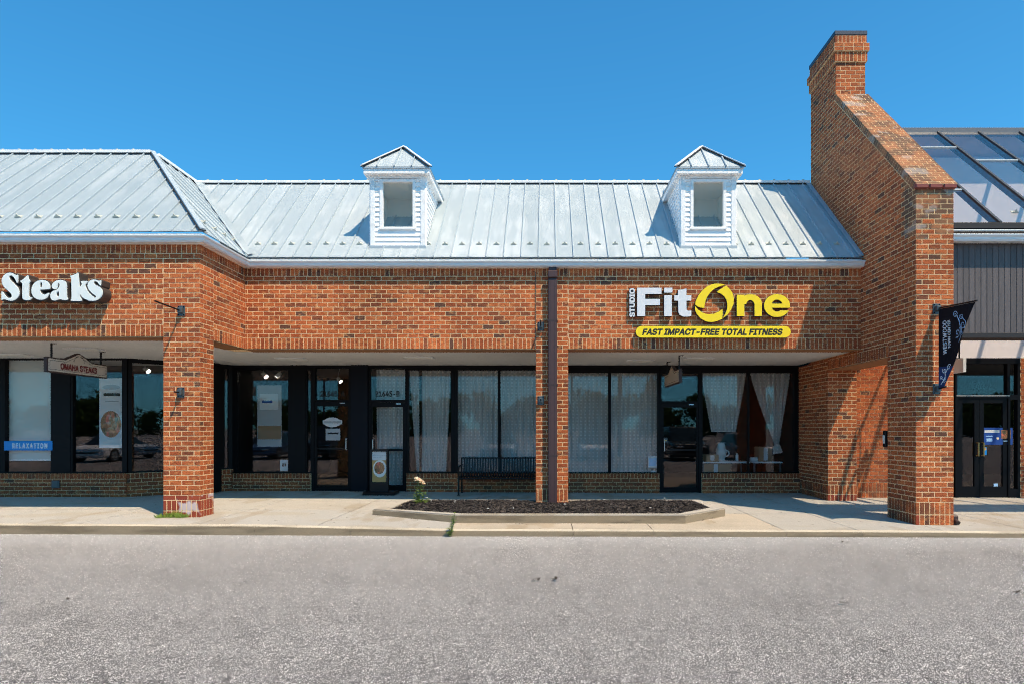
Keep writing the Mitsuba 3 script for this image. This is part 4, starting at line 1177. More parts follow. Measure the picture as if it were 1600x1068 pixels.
# ------------------------------------------------------------------ hanging signs (square to the shops)
def hanging_sign(x, y0, y1, z0, z1, face, label, s, text=None):
    """s = -1: the readable side faces left, +1: it faces right."""
    k = thing('hanging_sign', label, 'sign', 'small signs hanging under the soffit')
    ym = (y0 + y1) / 2
    h = (y1 - y0) / 2
    out = Polygon([(y0, z0), (y1, z0), (y1, z1), (ym + h * 0.45, z1), (ym + 0.02, z1 + 0.14), (ym - 0.02, z1 + 0.14), (ym - h * 0.45, z1), (y0, z1)])
    part(k, 'board', slab_yz(out, x - 0.03, x + 0.03), 'sign_brown')
    inn = out.buffer(-0.022, join_style=2)
    for t in (-1, 1):
        a, b = sorted((x + t * 0.0305, x + t * 0.036))
        part(k, 'face', slab_yz(inn, a, b), face)
    line = inn.buffer(-0.028, join_style=2)
    line = line.difference(line.buffer(-0.006, join_style=2))
    a, b = sorted((x + s * 0.0362, x + s * 0.0375))
    part(k, 'border', slab_yz(line, a, b), 'sign_brown')
    if text:
        tx = lettering(text, 0.105, 0.003, True, width=(y1 - y0) * 0.60, fat=0.006)
        part(k, 'lettering', frame(tx, (x + s * 0.0365, y0 + (y1 - y0) * 0.20, z0 + 0.075), EY, EZ, EX * s), 'sign_red')
        arc = Point(ym, z1 - 0.045).buffer(0.135).difference(Point(ym, z1 - 0.045).buffer(0.127)).intersection(sbox(ym - 1, z1 - 0.04, ym + 1, z1 + 1))
        part(k, 'crest', slab_yz(arc, *sorted((x + s * 0.0362, x + s * 0.038))), 'sign_brown')
    for y in (y0 + (y1 - y0) * 0.09, y1 - (y1 - y0) * 0.09):
        part(k, 'hanger', cat(box(x - 0.012, x + 0.012, y - 0.012, y + 0.012, z1 - 0.002, ZC - 0.0055), box(x - 0.012, x + 0.08, y - 0.014, y + 0.014, ZC - 0.017, ZC - 0.0045)), 'black_metal')
    return k


hanging_sign(-8.755, 10.52, 11.96, 2.535, 2.80, 'sign_cream', 'cream hanging sign reading OMAHA STEAKS under the left soffit', 1, 'OMAHA STEAKS')
hanging_sign(2.72, 12.22, 13.72, 2.48, 2.76, 'sign_tan', 'plain tan hanging sign under the middle soffit by the dark door', -1)
k = thing('hanging_sign', 'white hanging sign half hidden behind the chimney wall', 'sign', 'small signs hanging under the soffit')
part(k, 'board', box(7.78, 7.84, 11.25, 12.55, 2.60, 2.86, 0.004), 'paper_white')
for y in (11.4, 12.4):
    part(k, 'hanger', box(7.80, 7.82, y - 0.01, y + 0.01, 2.861, 3.6), 'black_metal')
part(k, 'cross_bar', box(7.79, 7.83, YR + 0.30, Y3 - 0.04, 3.601, 3.66), 'black_metal')


# ------------------------------------------------------------------ banner brackets, banner
def bracket(x, y, z, L, dz, label, dx=0.0):
    k = thing('banner_bracket', label, 'bracket', 'steel banner brackets on the brickwork')
    part(k, 'plate', box(x - 0.06, x + 0.06, y - 0.014, y - 0.001, z - 0.085, z + 0.085, 0.004), 'steel_plate')
    part(k, 'socket', cat(box(x - 0.035, x + 0.035, y - 0.075, y - 0.0145, z - 0.04, z + 0.045, 0.006)), 'steel_plate')
    part(k, 'arm', tube([[x, y - 0.0755, z], [x + dx, y - L, z + dz]], 0.0125, 10), 'black_metal', smooth=40)
    for sx in (-1, 1):
        part(k, 'bolt', cat(box(x + sx * 0.043 - 0.009, x + sx * 0.043 + 0.009, y - 0.022, y - 0.0145, z + 0.055, z + 0.073), ), 'black_metal')
        part(k, 'bolt', cat(box(x + sx * 0.043 - 0.009, x + sx * 0.043 + 0.009, y - 0.022, y - 0.0145, z - 0.073, z - 0.055), ), 'black_metal')
    return k


bracket(X(284, YL), YL, Z(486, YL), 0.68, 0.02, 'upper steel banner bracket with long bare arm on the left pillar')
bracket(X(283, YL), YL, Z(612.5, YL), 0.18, 0.0, 'lower steel bracket with short arm on the left pillar')
bracket(X(845, YM), YM, Z(510, YM), 0.50, 0.02, 'upper steel bracket beside the downpipe on the middle pillar')
bracket(X(845, YM), YM, Z(625, YM), 0.22, 0.01, 'lower steel bracket beside the downpipe on the middle pillar')
bx = X(1463, YT)
bz1, bz0 = Z(483, YT), Z(607, YT)
bracket(bx, YT, bz1, 0.92, -0.06, 'upper steel bracket that holds the dark banner')
bracket(bx, YT, bz0, 0.24, 0.02, 'lower steel bracket at the foot of the dark banner')

bn = thing('banner', 'dark navy pennant with white lettering and pale scrolls on the chimney wall', 'banner')
L0, L1 = 0.87, 0.20
zt_, zb_ = bz1 - 0.015, bz0 + 0.0


def banner_pt(a, t, off=0.0):
    """a: 0 at the wall .. 1 at the free edge; t: 0 top .. 1 bottom."""
    reach = L0 + (L1 - L0) * t ** 0.92
    y = YT - 0.06 - a * (reach - 0.06)
    z = zt_ - (zt_ - zb_) * t - 0.055 * a * (1 - t)
    x = bx + 0.035 * math.sin(a * 2.6) * math.sin(t * 3.0) + 0.012 * math.sin(t * 9 + a * 2) * a + 0.0
    return np.array([x - off, y, z])


nu, nv_ = 16, 40
v = [banner_pt(i / nu, j / nv_) for j in range(nv_ + 1) for i in range(nu + 1)]
f = [[j * (nu + 1) + i, (j + 1) * (nu + 1) + i, (j + 1) * (nu + 1) + i + 1, j * (nu + 1) + i + 1] for j in range(nv_) for i in range(nu)]
cut_ = int(nv_ * 0.74)
hi_f = [q_ for n_, q_ in enumerate(f) if n_ // nu < cut_]
lo_f = [q_ for n_, q_ in enumerate(f) if n_ // nu >= cut_]
def tidy(m):
    m.remove_unreferenced_vertices()
    return m


part(bn, 'cloth', tidy(quads(v, hi_f)), 'banner_cloth', smooth=True)
part(bn, 'blue_foot', tidy(quads(v, lo_f)), 'banner_blue', smooth=True)


def banner_map(mesh):
    """Local x = along t (metres down the cloth), y = along a."""
    m = mesh.copy()
    H = zt_ - zb_
    m.vertices = np.array([banner_pt(np.clip(p[1], 0, 1.2), p[0] / H, 0.004) for p in np.asarray(m.vertices)])
    return m


def scroll(cx, cy, r, turns, a0, w=0.010, hand=1):
    """A flourish in (t metres, reach metres), narrowing to its eye."""
    n = 40
    pts = []
    for i in range(n):
        u = i / (n - 1)
        rr = r * (1 - 0.86 * u)
        an = a0 + hand * turns * 2 * math.pi * u
        pts.append((cx + rr * math.cos(an), cy + rr * math.sin(an)))
    return LineString(pts).buffer(w / 2)


def on_cloth(poly):
    """Poly in (t metres, reach metres) -> thin print on the cloth."""
    geoms = [g for g in getattr(poly, 'geoms', [poly]) if g.geom_type == 'Polygon']
    ms = []
    for g in geoms:
        m = trimesh.creation.extrude_polygon(g, 0.001, engine='earcut')
        ms.append(m)
    m = cat(ms)
    vv = np.asarray(m.vertices).copy()
    H = zt_ - zb_
    t = vv[:, 0] / H
    reach = L0 + (L1 - L0) * np.clip(t, 0, 1) ** 0.92
    vv[:, 1] = vv[:, 1] / reach
    m.vertices = vv
    return banner_map(m)


H = zt_ - zb_
top = union_all([scroll(0.13, 0.40, 0.055, 1.4, 1.6, hand=1), scroll(0.17, 0.55, 0.05, 1.3, -2.0, hand=1), scroll(0.30, 0.60, 0.075, 1.2, 2.2, hand=-1), scroll(0.42, 0.46, 0.07, 1.3, -0.5),
                 LineString([(0.15, 0.44), (0.24, 0.50), (0.30, 0.52), (0.36, 0.56), (0.44, 0.60)]).buffer(0.008), LineString([(0.20, 0.58), (0.27, 0.68), (0.36, 0.66)]).buffer(0.006),
                 LineString([(0.34, 0.52), (0.46, 0.57), (0.56, 0.50)]).buffer(0.005)])
bot = union_all([scroll(0.93, 0.24, 0.05, 1.3, 2.0), scroll(0.98, 0.13, 0.045, 1.3, -2.0), scroll(1.10, 0.06, 0.035, 1.2, 1.0), scroll(1.14, 0.16, 0.045, 1.3, 3.0, hand=-1),
                 LineString([(0.96, 0.20), (1.03, 0.15), (1.08, 0.16), (1.14, 0.12), (1.20, 0.07)]).buffer(0.008)])
part(bn, 'scroll_print', on_cloth(top), 'print_blue')
part(bn, 'scroll_print', on_cloth(bot), 'banner_print')
for txt_, hgt, wid, reach0, tstart in (('WESTWOOD', 0.085, 0.52, 0.185, 0.72), ('TOWN CENTER', 0.060, 0.44, 0.275, 0.64)):
    m = lettering(txt_, hgt, 0.001, True, width=wid, fat=0.0012).subdivide()
    vv = np.asarray(m.vertices).copy()
    # reads upwards: text x -> up the cloth, text height -> towards the wall
    t_m = tstart - vv[:, 0]
    rr = reach0 - vv[:, 1]
    reach = L0 + (L1 - L0) * np.clip(t_m / H, 0, 1) ** 0.92
    m.vertices = np.stack([t_m, rr / reach, vv[:, 2]], 1)
    part(bn, 'lettering', banner_map(m), 'banner_print')

# ------------------------------------------------------------------ bench
bk = thing('bench', 'black metal strap bench with arm rests in front of the curtained window', 'bench')
bx0, bx1 = -1.97, -0.12
gz = float(walk_z(-1.0, 13.6))
prof = [(13.99, 0.83), (13.975, 0.72), (13.945, 0.60), (13.91, 0.50), (13.875, 0.45), (13.82, 0.425), (13.70, 0.425), (13.58, 0.44), (13.52, 0.435), (13.49, 0.41), (13.49, 0.385)]
prof = [(a, b + gz - 0.02) for a, b in prof]
n = 29
for i in range(n):
    xc = bx0 + 0.06 + (bx1 - bx0 - 0.12) * i / (n - 1)
    w = 0.019
    v, f = [], []
    for k_, (y, z) in enumerate(prof):
        a = np.array(prof[max(k_ - 1, 0)]); b = np.array(prof[min(k_ + 1, len(prof) - 1)])
        d = (b - a) / np.linalg.norm(b - a); nn = np.array([d[1], -d[0]]) * 0.003
        v += [[xc - w, y + nn[0], z + nn[1]], [xc + w, y + nn[0], z + nn[1]], [xc + w, y - nn[0], z - nn[1]], [xc - w, y - nn[0], z - nn[1]]]
    for k_ in range(len(prof) - 1):
        for j in range(4):
            f.append([k_ * 4 + j, k_ * 4 + (j + 1) % 4, (k_ + 1) * 4 + (j + 1) % 4, (k_ + 1) * 4 + j])
    part(bk, 'slat', quads(v, f), 'black_metal')
for y, z, r in ((13.995, 0.845, 0.017), (13.49, 0.40, 0.017), (13.88, 0.43, 0.014)):
    part(bk, 'rail', tube([[bx0, y, z + gz - 0.02], [bx1, y, z + gz - 0.02]], r, 10), 'black_metal', smooth=40)
for x in (bx0, bx1):
    part(bk, 'leg', cat(tube([[x, 14.02, gz + 0.0], [x, 13.99, gz + 0.42], [x, 14.0, gz + 0.84]], 0.020, 8), tube([[x, 13.47, gz + 0.0], [x, 13.50, gz + 0.40], [x, 13.90, gz + 0.42]], 0.020, 8)), 'black_metal', smooth=40)
    part(bk, 'arm_rest', tube([[x, 13.98, gz + 0.64], [x, 13.75, gz + 0.66], [x, 13.55, gz + 0.64], [x, 13.47, gz + 0.58], [x, 13.50, gz + 0.42]], 0.019, 8), 'black_metal', smooth=40)
    part(bk, 'foot', box(x - 0.03, x + 0.03, 13.43, 13.51, gz - 0.01, gz + 0.012, 0.004), 'black_metal')

# ------------------------------------------------------------------ planter bed
pl = thing('planter_bed', 'concrete kerbed bed of black mulch around the middle pillar', 'planter')
outer = Polygon([(-3.02, 10.45), (-1.45, 9.76), (2.25, 9.76), (3.14, 10.60), (3.02, 11.86), (-2.86, 11.86)]).buffer(0.03).buffer(-0.03)
inner = Polygon([(-2.72, 10.50), (-1.36, 9.92), (2.16, 9.92), (2.88, 10.66), (2.84, 11.72), (-2.66, 11.72)])
ringp = outer.difference(inner)


def kerb_ring(poly, z0, z1):
    m = slab_xy(poly, z0, z1 - 0.02)
    t = slab_xy(poly.buffer(-0.012, join_style=2), z1 - 0.0195, z1)
    # sloped arris between them
    a = np.array(poly.exterior.coords)[:-1]
    b = np.array([c for c in poly.exterior.buffer(0.0).coords]) if False else None
    return m, t


kb = slab_xy(ringp, -0.03, 0.128)
ins = slab_xy(ringp.buffer(-0.014, join_style=2), 0.1285, 0.148)
kk = part(pl, 'kerb', cat(kb), 'kerb_concrete', smooth=20)
part(kk, 'cap', ins, 'concrete', uv=flat_uv(ins, 0.5))
hole = sbox(CPa - 0.03, YM - 0.16, CPb + 0.03, YM + THICK + 0.02)
part(pl, 'soil', slab_xy(inner.buffer(-0.002).difference(hole), 0.0, 0.125), 'soil')
chips_v, chips_f, off = [], [], 0
minx, miny, maxx, maxy = inner.bounds
area = inner.buffer(-0.02).difference(hole)
from shapely.prepared import prep
pa = prep(area)
r2_ = np.random.default_rng(11)
unit = np.array([[-1, -1, -1], [1, -1, -1], [1, 1, -1], [-1, 1, -1], [-1, -1, 1], [1, -1, 1], [1, 1, 1], [-1, 1, 1]]) * 0.5
uf = np.array([[0, 2, 1], [0, 3, 2], [4, 5, 6], [4, 6, 7], [0, 1, 5], [0, 5, 4], [1, 2, 6], [1, 6, 5], [2, 3, 7], [2, 7, 6], [3, 0, 4], [3, 4, 7]])
cnt = 0
while cnt < 5200:
    x, y = r2_.uniform(minx, maxx), r2_.uniform(miny, maxy)
    if not pa.contains(Point(x, y)):
        continue
    d = area.exterior.distance(Point(x, y))
    zc = 0.128 + 0.055 * min(d / 0.5, 1) + 0.03 * meshkit.noise(np.array([x * 2.2, y * 2.2, 0.5])) + r2_.uniform(-0.006, 0.012)
    L = r2_.uniform(0.02, 0.06); w = r2_.uniform(0.010, 0.022); h = r2_.uniform(0.006, 0.013)
    R = trimesh.transformations.euler_matrix(r2_.normal(0, 0.35), r2_.normal(0, 0.35), r2_.uniform(0, 6.28))[:3, :3]
    vv = (unit * [L, w, h] * r2_.uniform(0.75, 1.2, (8, 3))) @ R.T + [x, y, zc]
    chips_v.append(vv); chips_f.append(uf + off); off += 8; cnt += 1
part(pl, 'mulch', trimesh.Trimesh(np.vstack(chips_v), np.vstack(chips_f), process=False), 'mulch_mat', kind='stuff', label='black shredded bark mulch')
# the heaped bed under the chips
gxn, gyn = 90, 30
v, f, idx = [], [], {}
for j in range(gyn + 1):
    for i in range(gxn + 1):
        x, y = minx + (maxx - minx) * i / gxn, miny + (maxy - miny) * j / gyn
        d = area.exterior.distance(Point(x, y)) if pa.contains(Point(x, y)) else 0
        idx[i, j] = len(v)
        v.append([x, y, 0.120 + 0.055 * min(d / 0.5, 1) + 0.03 * meshkit.noise(np.array([x * 2.2, y * 2.2, 0.5]))])
for j in range(gyn):
    for i in range(gxn):
        c = v[idx[i, j]]
        if pa.contains(Point(c[0] + 0.03, c[1] + 0.03)) and pa.contains(Point(v[idx[i + 1, j + 1]][0] - 0.01, v[idx[i + 1, j + 1]][1] - 0.01)):
            f.append([idx[i, j], idx[i + 1, j], idx[i + 1, j + 1], idx[i, j + 1]])
part(pl, 'mulch_bed', quads(v, f), 'mulch_mat', smooth=True)
for i in range(12):
    while True:
        x, y = r2_.uniform(minx, maxx), r2_.uniform(miny, maxy)
        if pa.contains(Point(x, y)): break
    m = trimesh.creation.icosphere(1, 1.0)
    m.vertices = np.asarray(m.vertices) * r2_.uniform(0.6, 1.2, (len(m.vertices), 1)) * [r2_.uniform(0.010, 0.026), r2_.uniform(0.010, 0.016), 0.008] + [x, y, 0.205 + 0.02 * meshkit.noise(np.array([x * 2.2, y * 2.2, 0.5]))]
    part(pl, 'chip', m, 'pebble_white')


# ------------------------------------------------------------------ plants
def leaf(P, d, up_, L, W):
    """A folded leaf of four faces."""
    d = d / np.linalg.norm(d)
    s_ = np.cross(d, up_); s_ /= np.linalg.norm(s_) + 1e-9
    n_ = np.cross(s_, d)
    a, b = P, P + d * L + n_ * (-0.12 * L)
    m1, m2 = P + d * L * 0.45 + s_ * W / 2 + n_ * 0.12 * W, P + d * L * 0.45 - s_ * W / 2 + n_ * 0.12 * W
    c = P + d * L * 0.5
    return [[a, m1, c, c], [m1, b, c, c], [a, c, m2, m2], [c, b, m2, m2]]


def leaf_mesh(qs):
    v = np.array(qs).reshape(-1, 3)
    f = np.arange(len(v)).reshape(-1, 4)[:, :3]
    return trimesh.Trimesh(v, f, process=False)


rose = thing('rose_plant', 'small rose plant with cream flowers in the mulch bed', 'plant')
rx, ry, rz = X(655, 11.0), 11.0, 0.17
r3 = np.random.default_rng(5)
qs = []
tips = [(-0.03, 0.0, 0.42), (0.05, -0.02, 0.38), (0.0, 0.02, 0.33), (0.09, 0.0, 0.22), (-0.08, 0.0, 0.18), (0.17, -0.02, 0.09), (-0.10, 0.0, 0.10)]
for n_, tp_ in enumerate(tips):
    P0 = np.array([rx + 0.02 * n_ - 0.04, ry, rz - 0.02]); P1 = np.array([rx, ry, rz]) + tp_
    mid_ = (P0 + P1) / 2 + r3.normal(0, 0.012, 3)
    part(rose, 'stem', tube([P0, mid_, P1], [0.006, 0.005, 0.004], 6), 'stem_green', smooth=True)
    for t in np.linspace(0.12, 0.98, 15):
        p = P0 + (P1 - P0) * t
        for k_ in range(2):
            an = r3.uniform(0, 6.28)
            d_ = np.array([math.cos(an), math.sin(an), r3.uniform(-0.3, 0.6)])
            qs += leaf(p, d_, EZ, r3.uniform(0.045, 0.08), r3.uniform(0.03, 0.05))
for k_ in range(60):
    an = r3.uniform(0, 6.28); rr = r3.uniform(0.02, 0.13)
    qs += leaf(np.array([rx + 0.03 + rr * math.cos(an), ry + 0.6 * rr * math.sin(an), rz + r3.uniform(0.0, 0.06)]), np.array([math.cos(an), math.sin(an), 0.3]), EZ, 0.05, 0.03)
part(rose, 'foliage', leaf_mesh(qs), 'leaf_fresh', label='fresh green rose leaves')
for (dx, dz, r_) in ((-0.035, 0.435, 0.066), (0.045, 0.40, 0.052), (0.08, 0.365, 0.036)):
    qs = []
    c = np.array([rx + dx, ry - 0.01, rz + dz])
    for k_ in range(26):
        u_ = r3.normal(size=3); u_ /= np.linalg.norm(u_); u_[2] = abs(u_[2]) * 0.8 - 0.1
        qs += leaf(c + u_ * r_ * 0.2, u_ + r3.normal(0, 0.25, 3), EZ + r3.normal(0, 0.4, 3), r_ * 0.95, r_ * 0.9)
    part(rose, 'flower', leaf_mesh(qs), 'petal')

weed = thing('weed_plant', 'green weed growing from the kerb joint before the mulch bed', 'plant')
qs = []
r4 = np.random.default_rng(9)
wx_, wy_ = X(706, 9.05), 9.04
for n_, (dx, dz) in enumerate(((0.05, 0.36), (-0.03, 0.12), (0.04, 0.24), (-0.02, 0.08), (0.01, 0.30))):
    P0, P1 = np.array([wx_ - 0.03, wy_, -0.09]), np.array([wx_ + dx, wy_ - 0.03, -0.07 + dz])
    part(weed, 'stem', tube([P0, (P0 + P1) / 2 + [0.012, 0, 0], P1], 0.004, 6), 'stem_green')
    for t in np.linspace(0.3, 1, 8):
        p = P0 + (P1 - P0) * t
        for k_ in range(2):
            an = r4.uniform(0, 6.28)
            qs += leaf(p, np.array([math.cos(an), math.sin(an), r4.uniform(-0.2, 0.5)]), EZ, r4.uniform(0.035, 0.07), r4.uniform(0.025, 0.045))
part(weed, 'foliage', leaf_mesh(qs), 'leaf_fresh')

qs = []
for k_ in range(190):
    x = r4.uniform(PXa - 0.07, PXa + 0.42) ; y = YL - abs(r4.normal(0, 0.05)) - 0.005
    an = r4.uniform(0, 6.28)
    z = float(walk_z(x, y)) - 0.005
    L = r4.uniform(0.04, 0.11) * (1.4 if abs(x - PXa - 0.2) < 0.12 else 0.9)
    qs += leaf(np.array([x, y, z]), np.array([0.6 * math.cos(an), 0.6 * math.sin(an) - 0.2, r4.uniform(0.5, 1.6)]), np.array([0.2, -1, 0.4]), L, r4.uniform(0.010, 0.020))
solo('grass', leaf_mesh(qs), 'leaf_fresh', 'grass and weeds at the foot of the left pillar', kind='stuff')

# ------------------------------------------------------------------ sandwich board and posters
sb = thing('sign_stand', 'black sidewalk sign stand with a food poster before the second door', 'sign')
D = 13.55
gz = float(walk_z(X(592, D), D))
xa, xb = X(578.5, D), X(607, D)
part(sb, 'frame', slab_xz(sbox(xa, gz + 0.07, xb, Z(701, D)).difference(sbox(X(581, D), Z(752.5, D), X(604, D), Z(704.5, D))), D - 0.03, D + 0.05), 'black_metal')
part(sb, 'backing', box(X(581, D) + 0.001, X(604, D) - 0.001, D + 0.012, D + 0.04, Z(752.5, D) + 0.001, Z(704.5, D) - 0.001), 'black_metal')
part(sb, 'foot', box(X(570, D), X(620, D), D - 0.22, D + 0.25, gz - 0.003, gz + 0.07, 0.025), 'black_metal', smooth=30)
part(sb, 'wheel', tube([[X(568, D), D + 0.05, gz + 0.05], [X(571, D), D + 0.05, gz + 0.05]], 0.05, 14), 'tyre', smooth=40)
px0, px1, pz0, pz1 = X(581, D) + 0.004, X(604, D) - 0.004, Z(752.5, D) + 0.004, Z(704.5, D) - 0.004
pp = part(sb, 'poster', box(px0, px1, D + 0.006, D + 0.0115, pz0, pz1), 'paper_white', label='poster of a plate of food')
w, h = px1 - px0, pz1 - pz0
part(pp, 'table_print', box(px0, px1, D + 0.0045, D + 0.0055, pz0, pz0 + h * 0.72), 'paper_amber')
pc = (px0 + w * 0.54, pz0 + h * 0.44)
plate = affinity.translate(affinity.scale(Point(0, 0).buffer(1, 24), w * 0.47, h * 0.28, origin=(0, 0)), *pc).intersection(sbox(px0, pz0, px1, pz1))
part(pp, 'plate_print', slab_xz(plate, D + 0.003, D + 0.004), 'plate_white')
fd = slab_xz(affinity.translate(affinity.scale(Point(0, 0).buffer(1, 24), w * 0.36, h * 0.20, origin=(0, 0)), pc[0] - 0.01, pc[1] + 0.015), D + 0.0015, D + 0.0025)
fv = np.asarray(fd.vertices)
part(pp, 'food_print', fd, 'food_print', uv=np.stack([(fv[:, 0] - px0) / w, (fv[:, 2] - pz0) / h], 1))
part(pp, 'heading', cat(box(px0 + w * 0.08, px0 + w * 0.30, D + 0.004, D + 0.005, pz0 + h * 0.87, pz0 + h * 0.90), box(px0 + w * 0.36, px0 + w * 0.9, D + 0.004, D + 0.005, pz0 + h * 0.875, pz0 + h * 0.89), box(px0 + w * 0.08, px0 + w * 0.7, D + 0.004, D + 0.005, pz0 + h * 0.815, pz0 + h * 0.83)), 'paper_grey')


def poster(name, label, x0, x1, z0, z1, y, mat='paper_white', cat_='poster'):
    k = thing(name, label, cat_)
    part(k, 'sheet', box(x0, x1, y, y + 0.004, z0, z1), mat)
    return k


# inside the left bay window: a tall food poster
D = BAY_Y + 0.12
x0, x1, z0, z1 = X(155, D), X(193, D), Z(699, D), Z(590, D)
k = poster('poster', 'tall food poster in the window under the cream hanging sign', x0, x1, z0, z1, D)
w, h = x1 - x0, z1 - z0
fd = slab_xz(affinity.translate(affinity.scale(Point(0, 0).buffer(1, 24), w * 0.42, h * 0.19, origin=(0, 0)), x0 + w * 0.48, z0 + h * 0.34), D - 0.002, D - 0.0005)
fv = np.asarray(fd.vertices)
part(k, 'food_print', fd, 'food_print', uv=np.stack([(fv[:, 0] - x0) / w * 1.3, (fv[:, 2] - z0) / h * 1.5], 1))
logo = affinity.translate(affinity.scale(Point(0, 0).buffer(1, 24), w * 0.36, h * 0.035, origin=(0, 0)), x0 + w * 0.5, z0 + h * 0.87)
part(k, 'crest', slab_xz(logo, D - 0.002, D - 0.0005), 'paper_grey')
part(k, 'text_line', box(x0 + w * 0.18, x0 + w * 0.86, D - 0.002, D - 0.0005, z0 + h * 0.745, z0 + h * 0.785), 'black_print')
part(k, 'text_line', box(x0 + w * 0.25, x0 + w * 0.8, D - 0.002, D - 0.0005, z0 + h * 0.66, z0 + h * 0.675), 'paper_grey')
# shade with the blue strip
D = BAY_Y + 0.10
sh = thing('roller_blind', 'pale roller blind in the leftmost window above a blue sign', 'blind')
part(sh, 'cloth', box(X(10, D), X(82, D), D, D + 0.006, Z(717, D), Z(561, D)), 'shade_cloth')
part(sh, 'hem_bar', box(X(10, D), X(82, D), D - 0.006, D + 0.012, Z(719, D), Z(717, D)), 'white_paint')
rs = thing('window_sign', 'blue strip sign reading RELAXATION across the leftmost window', 'sign')
D = BAY_Y - 0.052
part(rs, 'board', box(X(6, D), X(81.5, D), D, D + 0.015, Z(703, D), Z(688, D), 0.003), 'sign_blue')
tx = lettering('R E L A X A T I O N', 7.4 * D / F, 0.002, False, width=54 * D / F, fat=0.005)
part(rs, 'lettering', frame(tx, (X(19.5, D), D - 0.0005, Z(699.3, D)), EX, EZ, -EY), 'banner_print')
# left shop window, middle block: poster and small notice
D = YS + 0.14
x0, x1, z0, z1 = X(402, D), X(440, D), Z(697, D), Z(601, D)
k = poster('poster', 'tall faded poster in the window left of the first door', x0, x1, z0, z1, D, 'paper_grey')
w, h = x1 - x0, z1 - z0
part(k, 'card_print', box(x0 + w * 0.10, x0 + w * 0.86, D - 0.002, D - 0.0005, z0 + h * 0.60, z0 + h * 0.86), 'paper_white')
part(k, 'text_line', box(x0 + w * 0.2, x0 + w * 0.62, D - 0.0035, D - 0.0025, z0 + h * 0.71, z0 + h * 0.75), 'sign_blue_deep')
part(k, 'picture_print', box(x0 + w * 0.02, x0 + w * 0.98, D - 0.002, D - 0.0005, z0 + h * 0.12, z0 + h * 0.34), 'cardboard')
D = YS + 0.03
k = poster('notice', 'small white notice at the foot of the window left of the first door', X(437.5, D), X(450, D), Z(735, D), Z(717.5, D), D)
part(k, 'mark', cat(box(X(441, D), X(443.5, D), D - 0.002, D - 0.0005, Z(728, D), Z(723, D)), box(X(444.5, D), X(447, D), D - 0.002, D - 0.0005, Z(728, D), Z(723, D))), 'black_print')
# first door: crest, notice, numbers
D = YS + 0.0045
k = thing('door_decal', 'white oval crest on the first glass door', 'sign')
crest = affinity.translate(affinity.scale(Point(0, 0).buffer(1, 24), 13.5 * D / F, 7.6 * D / F, origin=(0, 0)), X(519, D), Z(659, D)).union(sbox(X(504.5, D), Z(662, D), X(534.5, D), Z(655.5, D)))
part(k, 'badge', slab_xz(crest, D - 0.002, D), 'paper_white')
part(k, 'band', box(X(506, D), X(533, D), D - 0.0032, D - 0.0025, Z(660.5, D), Z(657, D)), 'paper_grey')
k = poster('notice', 'grey paper notice under the crest on the first door', X(509, D), X(531.5, D), Z(687, D), Z(669, D), D - 0.004, 'paper_grey')
part(k, 'text_line', box(X(512, D), X(529, D), D - 0.006, D - 0.0045, Z(677.5, D), Z(675, D)), 'black_print')
for txt_, px_, lab in (('21645-A', 501, 'dark number 21645-A on the glass over the first door'), ('21645-B', 586.5, 'dark number 21645-B on the glass over the second door')):
    k = thing('street_number', lab, 'number')
    D = YS + 0.0235
    tx = lettering(txt_, 8.0 * D / F, 0.001, True, width=37.5 * D / F, fat=0.006)
    part(k, 'digits', frame(tx, (X(px_, D), D - 0.0005, Z(618.5, D)), EX, EZ, -EY), 'black_print')
D = YS + 0.05
k = poster('notice', 'pale blue paper notice in the window left of the dark door', X(1012.5, D), X(1027, D), Z(730, D), Z(711.5, D), D, 'paper_white')
part(k, 'panel_print', box(X(1014, D), X(1025.5, D), D - 0.002, D - 0.0005, Z(727, D), Z(715, D)), 'print_blue')
poster('card', 'small white card below the pale blue notice', X(1017, D), X(1026, D), Z(737, D), Z(734.5, D), D, cat_='notice')
# dark door: lock box on its handle
D = YS - 0.03
k = thing('door_lock_box', 'small lock box on the dark door', 'lock')
part(k, 'body', box(X(1036.5, D), X(1042.5, D), D - 0.05, D - 0.001, Z(690.5, D), Z(683, D), 0.006), 'steel_plate')
part(k, 'dial', box(X(1037.5, D), X(1041, D), D - 0.056, D - 0.0505, Z(688, D), Z(686.5, D)), 'brass')
# right shop: blue poster and stickers on the doors
D = Y3 - 0.012
k = poster('poster', 'blue poster on the double glass door of the right shop', X(1536, D), X(1582, D), Z(694, D), Z(667.5, D), D - 0.006, 'sign_blue_deep')
part(k, 'heading', box(X(1538, D), X(1561, D), D - 0.008, D - 0.0065, Z(675.5, D), Z(671, D)), 'paper_white')
fd = box(X(1564, D), X(1579, D), D - 0.008, D - 0.0065, Z(684.5, D), Z(671, D))
part(k, 'picture_print', fd, 'food_print', uv=np.stack([np.asarray(fd.vertices)[:, 0] * 2, np.asarray(fd.vertices)[:, 2] * 2], 1))
for (a, b, c, d_) in ((1540, 680, 1551, 681.5), (1541, 684, 1550, 689), (1567, 687.5, 1576, 689)):
    part(k, 'text_line', box(X(a, D), X(c, D), D - 0.008, D - 0.0065, Z(d_, D), Z(b, D)), 'print_blue')
part(k, 'dot_print', slab_xz(Point(X(1558.5, D), Z(684, D)).buffer(0.03), D - 0.008, D - 0.0065), 'petal')
k = poster('sticker', 'small sticker with an orange dot on the double door', X(1535, D), X(1541.5, D), Z(710, D), Z(697.5, D), D - 0.006, 'sign_blue')
part(k, 'dot_print', slab_xz(Point(X(1538.3, D), Z(700.5, D)).buffer(0.035), D - 0.008, D - 0.0065), 'paper_amber')
